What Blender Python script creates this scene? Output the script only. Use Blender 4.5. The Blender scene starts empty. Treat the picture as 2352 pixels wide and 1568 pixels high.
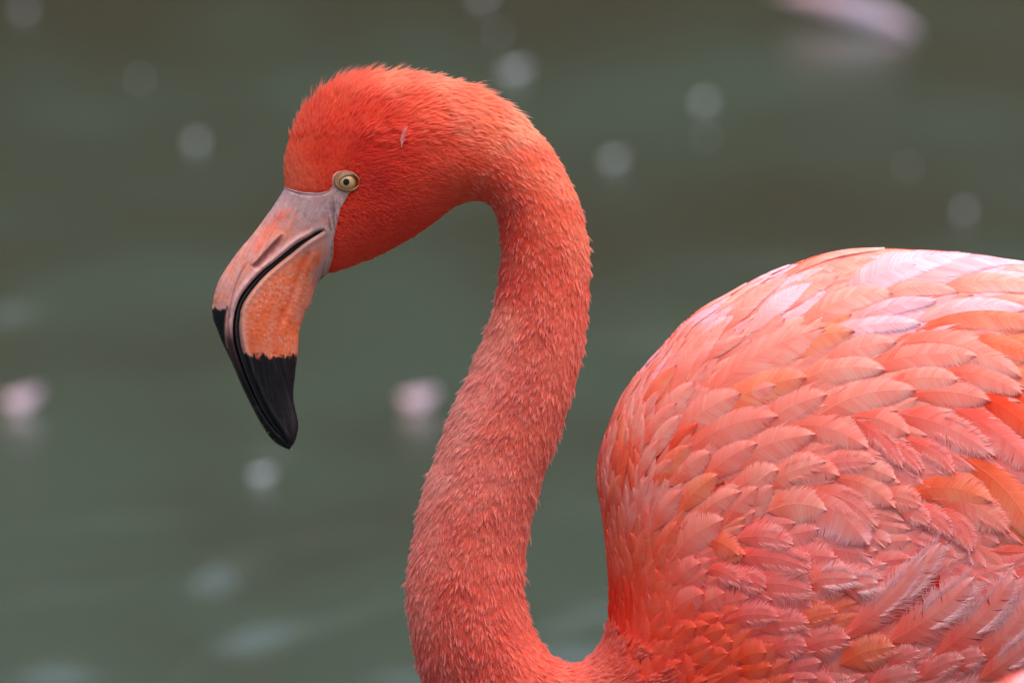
import bpy, math, random
import numpy as np
from mathutils import Vector

random.seed(7)
RNG = np.random.default_rng(7)
scene = bpy.context.scene
COL = scene.collection

# ------------------------------------------------------------------ camera, sky, sun
PITCH = math.radians(8.0)
DIST = 8.53
CENTRE = np.array([0.0, 0.0, 1.0])            # point of the bird the lens is centred on, 1 m above the water
FWD = np.array([0.0, math.cos(PITCH), -math.sin(PITCH)])
UPV = np.array([0.0, math.sin(PITCH), math.cos(PITCH)])
RIGHT = np.array([1.0, 0.0, 0.0])
cam_d = bpy.data.cameras.new('camera')
cam = bpy.data.objects.new('camera', cam_d)
COL.objects.link(cam)
cam.location = CENTRE - FWD * DIST
cam.rotation_euler = (math.radians(90) - PITCH, 0, 0)
cam_d.sensor_width = 36
cam_d.lens = 600
cam_d.clip_start = 0.1
cam_d.clip_end = 2000
cam_d.dof.use_dof = True
cam_d.dof.focus_distance = DIST - 0.026
cam_d.dof.aperture_fstop = 17.0
scene.camera = cam

SUN_EL, SUN_AZ = math.radians(62), math.radians(20)
world = bpy.data.worlds.new("World")
scene.world = world
world.use_nodes = True
nt = world.node_tree
nt.nodes.clear()
wo = nt.nodes.new('ShaderNodeOutputWorld')
bg = nt.nodes.new('ShaderNodeBackground')
sky = nt.nodes.new('ShaderNodeTexSky')
sky.sky_type = 'NISHITA'
sky.sun_disc = False
sky.sun_elevation = SUN_EL
sky.sun_rotation = SUN_AZ
sky.air_density = 1.0
sky.dust_density = 4.0
sky.ozone_density = 1.0
bg.inputs['Strength'].default_value = 0.10
nt.links.new(sky.outputs[0], bg.inputs[0])
nt.links.new(bg.outputs[0], wo.inputs[0])
sun_d = bpy.data.lights.new('sun', 'SUN')
sun_d.energy = 1.35
sun_d.angle = math.radians(55)
sun_d.color = (1.0, 0.93, 0.85)
sun = bpy.data.objects.new('sun', sun_d)
COL.objects.link(sun)
sdir = Vector((math.sin(SUN_AZ) * math.cos(SUN_EL), math.cos(SUN_AZ) * math.cos(SUN_EL) * -0.35, math.sin(SUN_EL))).normalized()
sky.sun_elevation = math.asin(sdir.z)
sky.sun_rotation = math.atan2(sdir.x, sdir.y)
sun.rotation_euler = sdir.to_track_quat('Z', 'Y').to_euler()

scene.view_settings.view_transform = 'Standard'
scene.view_settings.look = 'None'
scene.view_settings.exposure = 1.3
scene.view_settings.gamma = 1.0
scene.view_settings.use_curve_mapping = False
scene.render.engine = 'CYCLES'
scene.cycles.use_denoising = True
scene.cycles.max_bounces = 8
scene.cycles.diffuse_bounces = 4
scene.cycles.transparent_max_bounces = 8
scene.cycles.sample_clamp_indirect = 6.0

# ------------------------------------------------------------------ small helpers
S = 0.512 / 2352.0                             # metres per drawing unit; the bird is laid out on a 2352 x 1568 sheet


def to_world(p):
    """sheet units (x right, y down, w toward the camera) -> metres"""
    p = np.asarray(p, float)
    return (CENTRE + (p[..., 0:1] - 1176) * S * RIGHT - (p[..., 1:2] - 784) * S * UPV - p[..., 2:3] * S * FWD)


def smooth(a, b, x):
    t = np.clip((np.asarray(x, float) - a) / (b - a), 0, 1)
    return t * t * (3 - 2 * t)


def _hash(ix, iy, seed):
    n = (ix.astype(np.int64) * 374761393 + iy.astype(np.int64) * 668265263 + seed * 974634777) & 0xffffffff
    n = ((n ^ (n >> 13)) * 1274126177) & 0xffffffff
    n = n ^ (n >> 16)
    return (n & 0xffffff) / float(0xffffff)


def vnoise(x, y, seed=0):
    x = np.asarray(x, float); y = np.asarray(y, float)
    ix = np.floor(x); iy = np.floor(y)
    fx = x - ix; fy = y - iy
    fx = fx * fx * (3 - 2 * fx); fy = fy * fy * (3 - 2 * fy)
    a = _hash(ix, iy, seed); b = _hash(ix + 1, iy, seed)
    c = _hash(ix, iy + 1, seed); d = _hash(ix + 1, iy + 1, seed)
    return (a * (1 - fx) + b * fx) * (1 - fy) + (c * (1 - fx) + d * fx) * fy


def fbm(x, y, seed=0, o=3):
    v = 0; a = 0.5; t = 0
    for k in range(o):
        v = v + a * vnoise(x * 2 ** k, y * 2 ** k, seed + k); t += a; a *= 0.5
    return v / t


def cells(x, y, seed=0):
    """distance to the nearest of one random point per unit cell"""
    x = np.asarray(x, float); y = np.asarray(y, float)
    ix = np.floor(x); iy = np.floor(y)
    best = np.full(x.shape, 9.0)
    for dx in (-1, 0, 1):
        for dy in (-1, 0, 1):
            cx = ix + dx + _hash(ix + dx, iy + dy, seed); cy = iy + dy + _hash(ix + dx, iy + dy, seed + 5)
            best = np.minimum(best, np.hypot(x - cx, y - cy))
    return best


def inside(poly, x, y):
    poly = np.asarray(poly, float)
    r = np.zeros(x.shape, bool)
    n = len(poly)
    for i in range(n):
        x1, y1 = poly[i]; x2, y2 = poly[(i + 1) % n]
        if y1 == y2:
            continue
        c = ((y1 > y) != (y2 > y)) & (x < (x2 - x1) * (y - y1) / (y2 - y1) + x1)
        r ^= c
    return r


def nearest(poly, x, y, closed=True):
    """nearest point on a polyline, distance and arc fraction"""
    poly = np.asarray(poly, float)
    n = len(poly)
    bd = np.full(x.shape, 1e18); bx = np.zeros(x.shape); by = np.zeros(x.shape); ba = np.zeros(x.shape)
    segs = n if closed else n - 1
    L = [0]
    for i in range(segs):
        L.append(L[-1] + math.hypot(*(poly[(i + 1) % n] - poly[i])))
    for i in range(segs):
        a = poly[i]; b = poly[(i + 1) % n]
        d = b - a
        l2 = max(d @ d, 1e-9)
        t = np.clip(((x - a[0]) * d[0] + (y - a[1]) * d[1]) / l2, 0, 1)
        qx = a[0] + t * d[0]; qy = a[1] + t * d[1]
        dd = (x - qx) ** 2 + (y - qy) ** 2
        m = dd < bd
        bd = np.where(m, dd, bd); bx = np.where(m, qx, bx); by = np.where(m, qy, by)
        ba = np.where(m, (L[i] + t * (L[i + 1] - L[i])) / L[-1], ba)
    return bx, by, np.sqrt(bd), ba


def spline(pts, closed=False, sub=6):
    """Catmull-Rom through the points"""
    p = np.asarray(pts, float); n = len(p); out = []
    rng = range(n if closed else n - 1)
    for i in rng:
        if closed:
            a, b, c, d = p[(i - 1) % n], p[i], p[(i + 1) % n], p[(i + 2) % n]
        else:
            a, b, c, d = p[max(i - 1, 0)], p[i], p[i + 1], p[min(i + 2, n - 1)]
        for k in range(sub):
            t = k / sub
            out.append(0.5 * ((2 * b) + (-a + c) * t + (2 * a - 5 * b + 4 * c - d) * t * t + (-a + 3 * b - 3 * c + d) * t ** 3))
    if not closed:
        out.append(p[-1])
    return np.array(out)


def resample(pl, n):
    pl = np.asarray(pl, float)
    l = np.r_[0, np.cumsum(np.hypot(*np.diff(pl[:, :2], axis=0).T))]
    t = np.linspace(0, l[-1], n)
    return np.stack([np.interp(t, l, pl[:, k]) for k in range(pl.shape[1])], 1)


def idw(ctrl, x, y, e=40.0, p=1.6):
    """inverse distance weighting of hand-read samples: rows of x, y, values..."""
    ctrl = np.asarray(ctrl, float)
    shp = np.shape(x)
    x = np.ravel(x); y = np.ravel(y)
    out = np.zeros((len(x), ctrl.shape[1] - 2)); ws = np.zeros(len(x))
    for r in ctrl:
        w = 1.0 / ((x - r[0]) ** 2 + (y - r[1]) ** 2 + e * e) ** p
        out += w[:, None] * r[2:]; ws += w
    return (out / ws[:, None]).reshape(shp + (ctrl.shape[1] - 2,))


def tag(o, label=None, cat=None, group=None, kind=None):
    if label: o['label'] = label
    if cat: o['category'] = cat
    if group: o['group'] = group
    if kind: o['kind'] = kind
    return o


def mesh_obj(name, verts, faces, mat, parent=None, col=None, smooth_shade=True):
    """verts in metres; faces an (n, 3|4) array or list"""
    me = bpy.data.meshes.new(name)
    verts = np.asarray(verts, np.float32)
    if isinstance(faces, np.ndarray):
        k = faces.shape[1]
        me.vertices.add(len(verts)); me.vertices.foreach_set('co', verts.ravel())
        me.loops.add(faces.size); me.loops.foreach_set('vertex_index', faces.ravel().astype(np.int32))
        me.polygons.add(len(faces))
        me.polygons.foreach_set('loop_start', np.arange(0, faces.size, k, dtype=np.int32))
        me.update(calc_edges=True)
    else:
        me.from_pydata(verts.tolist(), [], faces)
    if col is not None:
        a = me.color_attributes.new('fcol', 'FLOAT_COLOR', 'POINT')
        c = np.ones((len(verts), 4), np.float32); c[:, :3] = col
        a.data.foreach_set('color', c.ravel())
    if smooth_shade:
        me.polygons.foreach_set('use_smooth', np.ones(len(me.polygons), bool))
    me.validate()
    if mat: me.materials.append(mat)
    o = bpy.data.objects.new(name, me)
    COL.objects.link(o)
    if parent: o.parent = parent
    return o


def principled(name, base=None, rough=0.5, spec=0.5, attr=None, coat=0.0, sub=0.0, bump=None, vary=None, translucent=0.0):
    m = bpy.data.materials.new(name)
    m.use_nodes = True
    t = m.node_tree; n = t.nodes
    b = n['Principled BSDF']
    out = n['Material Output']
    b.inputs['Roughness'].default_value = rough
    b.inputs['Specular IOR Level'].default_value = spec
    b.inputs['Coat Weight'].default_value = coat
    b.inputs['Coat Roughness'].default_value = 0.08
    if sub:
        b.inputs['Subsurface Weight'].default_value = sub
        b.inputs['Subsurface Radius'].default_value = (0.004, 0.0012, 0.0008)
        b.inputs['Subsurface Scale'].default_value = 1.0
    src = None
    if attr:
        a = n.new('ShaderNodeAttribute'); a.attribute_name = attr
        src = a.outputs['Color']
        t.links.new(src, b.inputs['Base Color'])
    elif base:
        b.inputs['Base Color'].default_value = (*base, 1)
    if vary:
        scale, amt = vary
        no = n.new('ShaderNodeTexNoise'); no.inputs['Scale'].default_value = scale; no.inputs['Detail'].default_value = 4
        tc = n.new('ShaderNodeTexCoord')
        t.links.new(tc.outputs['Object'], no.inputs['Vector'])
        mr = n.new('ShaderNodeMapRange')
        mr.inputs['From Min'].default_value = 0.3; mr.inputs['From Max'].default_value = 0.7
        mr.inputs['To Min'].default_value = 1 - amt; mr.inputs['To Max'].default_value = 1 + amt
        t.links.new(no.outputs['Fac'], mr.inputs['Value'])
        mx = n.new('ShaderNodeVectorMath'); mx.operation = 'MULTIPLY'
        if src: t.links.new(src, mx.inputs[0])
        else: mx.inputs[0].default_value = base
        t.links.new(mr.outputs[0], mx.inputs[1])
        t.links.new(mx.outputs[0], b.inputs['Base Color'])
        src = mx.outputs[0]
    if bump:
        scale, st, dist = bump
        no = n.new('ShaderNodeTexNoise'); no.inputs['Scale'].default_value = scale; no.inputs['Detail'].default_value = 5
        tc = n.new('ShaderNodeTexCoord')
        t.links.new(tc.outputs['Object'], no.inputs['Vector'])
        bp = n.new('ShaderNodeBump'); bp.inputs['Strength'].default_value = st; bp.inputs['Distance'].default_value = dist
        t.links.new(no.outputs['Fac'], bp.inputs['Height'])
        t.links.new(bp.outputs[0], b.inputs['Normal'])
    if translucent and src:
        tr = n.new('ShaderNodeBsdfTranslucent')
        t.links.new(src, tr.inputs['Color'])
        mix = n.new('ShaderNodeMixShader'); mix.inputs[0].default_value = translucent
        t.links.new(b.outputs[0], mix.inputs[1]); t.links.new(tr.outputs[0], mix.inputs[2])
        t.links.new(mix.outputs[0], out.inputs['Surface'])
    return m


M_UNDER = principled('down_under_plumage', rough=0.9, spec=0.1, attr='fcol')
M_HAIR = principled('fine_plumage', rough=0.75, spec=0.1, attr='fcol', translucent=0.5)
M_FEATHER = principled('feather_vane', rough=0.85, spec=0.04, attr='fcol', translucent=0.38)
M_BILL = principled('bill_horn', rough=0.42, spec=0.22, attr='fcol', sub=0.12, bump=(700, 0.10, 0.0004))
M_COMB = principled('bill_comb', base=(0.012, 0.010, 0.011), rough=0.3, spec=0.5)
M_LID = principled('eyelid_skin', rough=0.6, spec=0.12, attr='fcol', bump=(1600, 0.3, 0.0003))
M_IRIS = principled('iris', rough=0.35, spec=0.3, attr='fcol', coat=0.15)
M_PUPIL = principled('pupil', base=(0.004, 0.004, 0.004), rough=0.15, spec=0.2, coat=0.0)
M_MUD = principled('mud_crumbs', rough=0.8, spec=0.3, base=(0.10, 0.055, 0.03), vary=(900, 0.7))
M_LEG = principled('leg_skin', base=(0.62, 0.22, 0.2), rough=0.5, spec=0.4, vary=(60, 0.15), bump=(500, 0.4, 0.001))
M_FLOAT = principled('floating_feather', rough=0.6, spec=0.3, attr='fcol', translucent=0.3)

# ------------------------------------------------------------------ the setting: pond, far bank, unseen wood


def water_at(px, py):
    """where the sight line through a sheet point meets the pond"""
    d = to_world([px, py, 0.0]) - np.array(cam.location)
    o = np.array(cam.location)
    t = -o[2] / d[2]
    return o + d * t


# ripples: (sheet x, y), half length and half width in metres, turn, height
RIPPLES = [
    (550, 1300, .022, .030, 20, .0040), (500, 1326, .026, .028, 8, .0034), (620, 1450, .028, .028, 14, .0028), (560, 1470, .03, .03, 8, .002),
    (130, 1545, .040, .03, 0, .0030), (430, 1520, .016, .03, 42, .0022), (1300, 1140, .05, .035, 8, .0022), (1330, 1165, .05, .035, 8, .0020),
    (1345, 1405, .045, .03, 4, .0044), (1310, 1430, .04, .03, 4, .0030), (1330, 1500, .05, .028, 0, .0036), (1490, 768, .055, .04, 2, .0026),
    (1780, 597, .035, .03, 0, .0024), (30, 715, .030, .03, 5, .0036), (860, 1370, .07, .035, 16, .0016), (760, 1420, .06, .035, 16, .0016),
    (620, 1040, .024, .02, 0, .0022), (940, 1550, .05, .03, 0, .0022), (300, 1180, .08, .04, 4, .0012), (150, 1350, .08, .04, 8, .0012), (700, 1230, .07, .04, 10, .0013)]


def build_water():
    xs = np.r_[-60, -30, -12, -5, -2.5, np.arange(-.9, .9001, 0.006), 2.5, 5, 12, 30, 60]
    ys = np.r_[-40, -20, -8, -3, 0, 2.5, 4, np.arange(4.6, 11.2, 0.02), 12, 13]
    X, Y = np.meshgrid(xs, ys)
    Z = np.zeros_like(X)
    fade = smooth(.9, .7, np.abs(X)) * smooth(4.4, 4.9, Y) * smooth(11.4, 10.6, Y)
    Z += fade * 0.0006 * (fbm(X * 1.3 + 5, Y * 3.0, 3, 2) - .5)
    for (px, py, hl, hw, a, h) in RIPPLES:
        c = water_at(px, py)
        k = math.tan(math.radians(a)) / .15
        u = X - c[0]
        v = (Y - c[1]) - k * u
        Z += 2.4 * h * np.exp(-(u / hl) ** 2) * np.exp(-(v / (hw * 2.2)) ** 2) * np.cos(v / hw * 1.3)
    ny, nx = X.shape
    V = np.stack([X, Y, Z], -1).reshape(-1, 3)
    i = np.arange(ny * nx).reshape(ny, nx)
    F = np.stack([i[:-1, :-1], i[:-1, 1:], i[1:, 1:], i[1:, :-1]], -1).reshape(-1, 4)
    m = bpy.data.materials.new('pond_water'); m.use_nodes = True
    t = m.node_tree; n = t.nodes; b = n['Principled BSDF']
    b.inputs['Roughness'].default_value = 0.2
    b.inputs['IOR'].default_value = 1.33
    tc = n.new('ShaderNodeTexCoord')
    mp = n.new('ShaderNodeMapping'); mp.inputs['Scale'].default_value = (1.1, 0.42, 1)
    mp.inputs['Location'].default_value = (3.1, 0.6, 0)
    no = n.new('ShaderNodeTexNoise'); no.inputs['Scale'].default_value = 2.2; no.inputs['Detail'].default_value = 3
    t.links.new(tc.outputs['Object'], mp.inputs[0]); t.links.new(mp.outputs[0], no.inputs['Vector'])
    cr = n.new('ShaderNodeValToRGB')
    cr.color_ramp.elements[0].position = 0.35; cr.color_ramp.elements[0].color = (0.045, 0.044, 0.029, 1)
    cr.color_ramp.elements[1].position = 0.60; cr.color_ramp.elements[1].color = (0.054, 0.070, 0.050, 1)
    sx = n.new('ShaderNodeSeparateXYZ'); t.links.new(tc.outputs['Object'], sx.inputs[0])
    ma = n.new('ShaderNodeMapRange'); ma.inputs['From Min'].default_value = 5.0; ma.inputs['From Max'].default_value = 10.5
    ma.inputs['To Min'].default_value = 0.14; ma.inputs['To Max'].default_value = -0.16  # far water browner: dark reflection of the bank put into the colour
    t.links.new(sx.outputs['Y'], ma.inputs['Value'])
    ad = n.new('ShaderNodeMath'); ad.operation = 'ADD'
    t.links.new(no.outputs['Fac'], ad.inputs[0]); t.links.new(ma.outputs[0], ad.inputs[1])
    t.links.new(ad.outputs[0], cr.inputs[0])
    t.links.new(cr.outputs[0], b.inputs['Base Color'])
    n2 = n.new('ShaderNodeTexNoise'); n2.inputs['Scale'].default_value = 9; n2.inputs['Detail'].default_value = 4
    mp2 = n.new('ShaderNodeMapping'); mp2.inputs['Scale'].default_value = (1, 0.6, 1)
    t.links.new(tc.outputs['Object'], mp2.inputs[0]); t.links.new(mp2.outputs[0], n2.inputs['Vector'])
    bp = n.new('ShaderNodeBump'); bp.inputs['Strength'].default_value = 0.25; bp.inputs['Distance'].default_value = 0.004
    t.links.new(n2.outputs['Fac'], bp.inputs['Height']); t.links.new(bp.outputs[0], b.inputs['Normal'])
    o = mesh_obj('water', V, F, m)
    tag(o, kind='structure')


def build_bank_and_wood():
    # sloping earth bank behind the pond, and an unseen wood added to darken its reflection
    xs = np.linspace(-60, 60, 81); ys = np.r_[12.2, 12.6, 13.0, 13.6, 15, 20, 30, 60]
    X, Y = np.meshgrid(xs, ys)
    Z = -0.25 + 0.6 * smooth(12.2, 14.5, Y + 0.4 * np.sin(X * .7)) + 0.08 * Y * 0 + 0.05 * (fbm(X, Y, 4) - .5)
    i = np.arange(X.size).reshape(X.shape)
    F = np.stack([i[:-1, :-1], i[:-1, 1:], i[1:, 1:], i[1:, :-1]], -1).reshape(-1, 4)
    m = principled('bank_earth', base=(0.09, 0.065, 0.04), rough=0.9, spec=0.2, vary=(1.5, 0.4), bump=(6, 0.6, 0.05))
    tag(mesh_obj('bank', np.stack([X, Y, Z], -1).reshape(-1, 3), F, m), kind='structure')
    N = 90000
    cx = RNG.uniform(-34, 34, N); base = RNG.uniform(0, 1, N)
    cy = 15.5 + RNG.uniform(-1.6, 3.0, N) + np.sin(cx * .9) * .6
    cz = 0.3 + base ** 0.9 * (3.4 + .3 * np.sin(cx * .55 + 1) + .25 * np.sin(cx * 1.7))
    P = np.stack([cx, cy, cz], 1)
    d1 = RNG.normal(size=(N, 3)); d1 /= np.linalg.norm(d1, axis=1)[:, None]
    d2 = np.cross(d1, RNG.normal(size=(N, 3))); d2 /= np.linalg.norm(d2, axis=1)[:, None]
    s = RNG.uniform(.16, .4, N)[:, None]
    V = np.stack([P - d1 * s, P + d2 * s * .5, P + d1 * s, P - d2 * s * .5], 1).reshape(-1, 3)
    F = np.arange(N * 4).reshape(N, 4)
    c = np.array([0.045, 0.06, 0.03]) * RNG.uniform(.6, 1.5, (N, 1)) * np.where(fbm(cx * .35, cz * .3, 9)[:, None] > .5, [1, 1, 1], [1.3, .95, .8])
    M = principled('wood_leaves', rough=0.6, spec=0.3, attr='fcol')
    tag(mesh_obj('unseen_woodland', V, F, M, col=np.repeat(c, 4, 0), smooth_shade=False),
        'unseen dark green wood added on the far bank for the pond to reflect', 'unseen_woodland', kind='stuff')


build_water()
build_bank_and_wood()

# ------------------------------------------------------------------ outlines of the bird (sheet units)
K = 2352.0 / 2560.0


def z1(*p): return [((480 + x / 3.92) * K, (400 + y / 3.92) * K) for x, y in p]
def z2(*p): return [((480 + x / 3.485) * K, (700 + y / 3.485) * K) for x, y in p]


CULMEN = z1((912, 262), (870, 340), (800, 450), (720, 560), (640, 670), (560, 770), (490, 850), (430, 925), (370, 1010), (310, 1100), (260, 1190), (225, 1290), (205, 1390)) + \
    z2((176, 245), (180, 300), (195, 370), (225, 440), (262, 540), (300, 620), (350, 725), (400, 840), (450, 950), (500, 1055), (550, 1155), (600, 1245), (650, 1325), (700, 1390), (760, 1435), (820, 1465), (884, 1482))
TOMIUM = z1((1290, 690), (1230, 703), (1160, 745), (1080, 790), (1000, 843), (930, 900), (860, 955), (790, 1012), (700, 1080), (620, 1160), (550, 1240), (490, 1320), (450, 1400), (425, 1480)) + \
    z2((372, 290), (360, 370), (358, 450), (368, 540), (390, 630), (420, 720), (450, 800), (483, 880), (520, 965), (560, 1050), (600, 1125), (650, 1205), (700, 1275), (760, 1345), (820, 1405), (856, 1442))
LOWEDGE = z1((1290, 700), (1235, 735), (1120, 803), (1030, 872), (970, 922), (900, 975), (830, 1033), (750, 1102), (680, 1172), (620, 1242), (560, 1322), (512, 1400), (482, 1480)) + \
    z2((425, 310), (415, 390), (418, 470), (430, 560), (450, 640), (480, 730), (510, 820), (550, 920), (590, 1010), (632, 1100), (680, 1182), (730, 1260), (785, 1340), (826, 1395), (850, 1436))
KEEL = z1((1380, 950), (1330, 1040), (1280, 1110), (1250, 1180), (1210, 1250), (1190, 1330), (1160, 1420)) + \
    z2((1000, 265), (985, 290), (962, 360), (940, 430), (930, 500), (928, 580), (920, 660), (905, 760), (895, 860), (885, 960), (885, 1040), (900, 1120), (920, 1200), (925, 1280), (915, 1350), (890, 1420), (862, 1456))
CULMEN, TOMIUM, LOWEDGE, KEEL = [spline(p, sub=3) for p in (CULMEN, TOMIUM, LOWEDGE, KEEL)]

HEADTOP = [(655, 400), (655, 370), (664, 335), (680, 298), (700, 262), (727, 230), (760, 205), (800, 186), (850, 176), (905, 172), (960, 174), (1010, 181),
           (1060, 192), (1105, 208), (1145, 230), (1185, 258), (1222, 292), (1252, 325), (1276, 360), (1297, 400), (1315, 435), (1330, 475), (1341, 518),
           (1348, 563), (1352, 612), (1351, 662), (1347, 720), (1341, 778), (1332, 830), (1320, 880), (1305, 930), (1288, 980), (1270, 1030), (1252, 1080),
           (1238, 1122), (1226, 1165), (1216, 1205), (1207, 1250), (1202, 1290), (1200, 1340), (1205, 1380), (1215, 1420), (1230, 1458), (1254, 1492), (1285, 1516),
           (1315, 1524), (1350, 1510), (1381, 1478), (1394, 1440), (1398, 1380), (1394, 1300), (1384, 1200), (1372, 1125), (1369, 1080), (1378, 1030),
           (1393, 985), (1415, 930), (1444, 882), (1482, 834), (1522, 790), (1562, 745), (1612, 705), (1660, 680), (1702, 658), (1745, 634), (1800, 614),
           (1850, 595), (1900, 580), (1960, 571), (2030, 570), (2090, 573), (2150, 575), (2220, 582), (2290, 592), (2352, 603), (2450, 625), (2600, 670),
           (2800, 750), (3000, 850), (3250, 1000), (3450, 1150), (3560, 1260), (3540, 1330), (3400, 1370), (3200, 1450), (3000, 1560), (2800, 1690),
           (2600, 1790), (2300, 1880), (2000, 1930), (1700, 1930), (1400, 1880), (1200, 1800), (1060, 1700), (992, 1600), (972, 1560), (958, 1510), (947, 1460),
           (940, 1400), (938, 1350), (944, 1290), (952, 1240), (962, 1190), (975, 1140), (988, 1090), (1007, 1045), (1022, 1000), (1040, 950),
           (1058, 905), (1082, 860), (1098, 815), (1118, 770), (1134, 720), (1146, 670), (1152, 620), (1153, 575), (1148, 530), (1140, 495), (1124, 471),
           (1102, 461), (1075, 462), (1040, 477), (1010, 500), (960, 536), (905, 568), (850, 594), (790, 616), (745, 632)]
HEADS = spline(HEADTOP, sub=3)
# closed outline: culmen down to the tip, keel back up, chin, neck, body, back over the head
OUT = np.vstack([HEADS, KEEL[6:], CULMEN[::-1]])

# how round the bird is in cross-section (2 = circular)
ROUND = [(560, 800, .62), (620, 650, .7), (690, 520, .8), (740, 560, .8), (640, 900, .6), (800, 420, 1.05), (820, 300, 1.1), (900, 450, 1.1), (1000, 300, 1.4), (1150, 350, 1.8),
         (1250, 520, 2), (1250, 800, 2), (1150, 1100, 2), (1080, 1400, 1.8), (1250, 1600, 1.0), (1500, 1300, .75), (1500, 1000, .8), (1700, 1100, .62), (2000, 1200, .55),
         (2300, 1000, .6), (2700, 1200, .6), (2200, 1600, .6), (1700, 1600, .7), (3200, 1250, .4)]


def solve_height():
    """inflate the outline: Laplace(h) = -c inside, h = 0 on the outline; the surface is w*w = h"""
    h = None
    for st in (32, 16, 8, 4):
        xs = np.arange(440, 3640, st); ys = np.arange(120, 2024, st)
        X, Y = np.meshgrid(xs, ys)
        m = inside(OUT, X, Y)
        c = idw(ROUND, X, Y, e=60)[..., 0]
        b = np.where(m, c * st * st, 0.0)
        if h is None:
            h = np.zeros_like(b)
        else:
            iy = np.clip((Y - 120) / pst, 0, h.shape[0] - 1.001); ix = np.clip((X - 440) / pst, 0, h.shape[1] - 1.001)
            y0 = iy.astype(int); x0 = ix.astype(int); fy = iy - y0; fx = ix - x0
            h = (h[y0, x0] * (1 - fx) + h[y0, x0 + 1] * fx) * (1 - fy) + (h[y0 + 1, x0] * (1 - fx) + h[y0 + 1, x0 + 1] * fx) * fy
            h = h * m

        def A(u):
            r = 4 * u
            r[1:] -= u[:-1]; r[:-1] -= u[1:]; r[:, 1:] -= u[:, :-1]; r[:, :-1] -= u[:, 1:]
            return r * m
        r = b - A(h); p = r.copy(); rs = (r * r).sum(); r0 = (b * b).sum()
        for it in range(900 if st > 4 else 160):
            Ap = A(p); al = rs / max((p * Ap).sum(), 1e-12)
            h = h + al * p; r = r - al * Ap
            rn = (r * r).sum()
            if rn < 1e-7 * r0: break
            p = r + rn / rs * p; rs = rn
        pst = st
    # outside the outline h goes on falling at the slope it has on the rim
    ext = h.copy()
    near = ~m
    bl = m.astype(float)
    for k in range(18):
        bl = np.maximum.reduce([bl, np.roll(bl, 1, 0), np.roll(bl, -1, 0), np.roll(bl, 1, 1), np.roll(bl, -1, 1)])
    ring = near & (bl > 0)
    qx, qy, d, _ = nearest(OUT, X[ring].astype(float), Y[ring].astype(float))
    dirx = qx - X[ring]; diry = qy - Y[ring]; l = np.maximum(np.hypot(dirx, diry), 1e-6)
    sx = qx + dirx / l * 10; sy = qy + diry / l * 10
    iy = np.clip(((sy - 120) / 4).round().astype(int), 0, h.shape[0] - 1); ix = np.clip(((sx - 440) / 4).round().astype(int), 0, h.shape[1] - 1)
    ext[ring] = -np.maximum(h[iy, ix] / 10, 8) * d
    ext[near & ~ring] = ext.min()
    return ext


HG = solve_height()


def hval(x, y):
    iy = np.clip((np.asarray(y, float) - 120) / 4, 0, HG.shape[0] - 1.001); ix = np.clip((np.asarray(x, float) - 440) / 4, 0, HG.shape[1] - 1.001)
    y0 = iy.astype(int); x0 = ix.astype(int); fy = iy - y0; fx = ix - x0
    return (HG[y0, x0] * (1 - fx) + HG[y0, x0 + 1] * fx) * (1 - fy) + (HG[y0 + 1, x0] * (1 - fx) + HG[y0 + 1, x0 + 1] * fx) * fy


def wval(x, y): return np.sqrt(np.maximum(hval(x, y), 0))


def normal(p):
    e = 6.0
    gx = (hval(p[..., 0] + e, p[..., 1]) - hval(p[..., 0] - e, p[..., 1])) / (2 * e)
    gy = (hval(p[..., 0], p[..., 1] + e) - hval(p[..., 0], p[..., 1] - e)) / (2 * e)
    n = np.stack([-gx, -gy, 2 * p[..., 2]], -1)
    return n / np.maximum(np.linalg.norm(n, axis=-1, keepdims=True), 1e-9)


def project(p, its=2):
    """pull points back onto w*w = h"""
    p = np.array(p, float)
    for _ in range(its):
        e = 6.0
        gx = -(hval(p[..., 0] + e, p[..., 1]) - hval(p[..., 0] - e, p[..., 1])) / (2 * e)
        gy = -(hval(p[..., 0], p[..., 1] + e) - hval(p[..., 0], p[..., 1] - e)) / (2 * e)
        g = np.stack([gx, gy, 2 * p[..., 2]], -1)
        F = p[..., 2] ** 2 - hval(p[..., 0], p[..., 1])
        st = F / np.maximum((g * g).sum(-1), 60.0)
        st = np.clip(st, -.2, .2)
        p = p - g * st[..., None]
    return p


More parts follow.
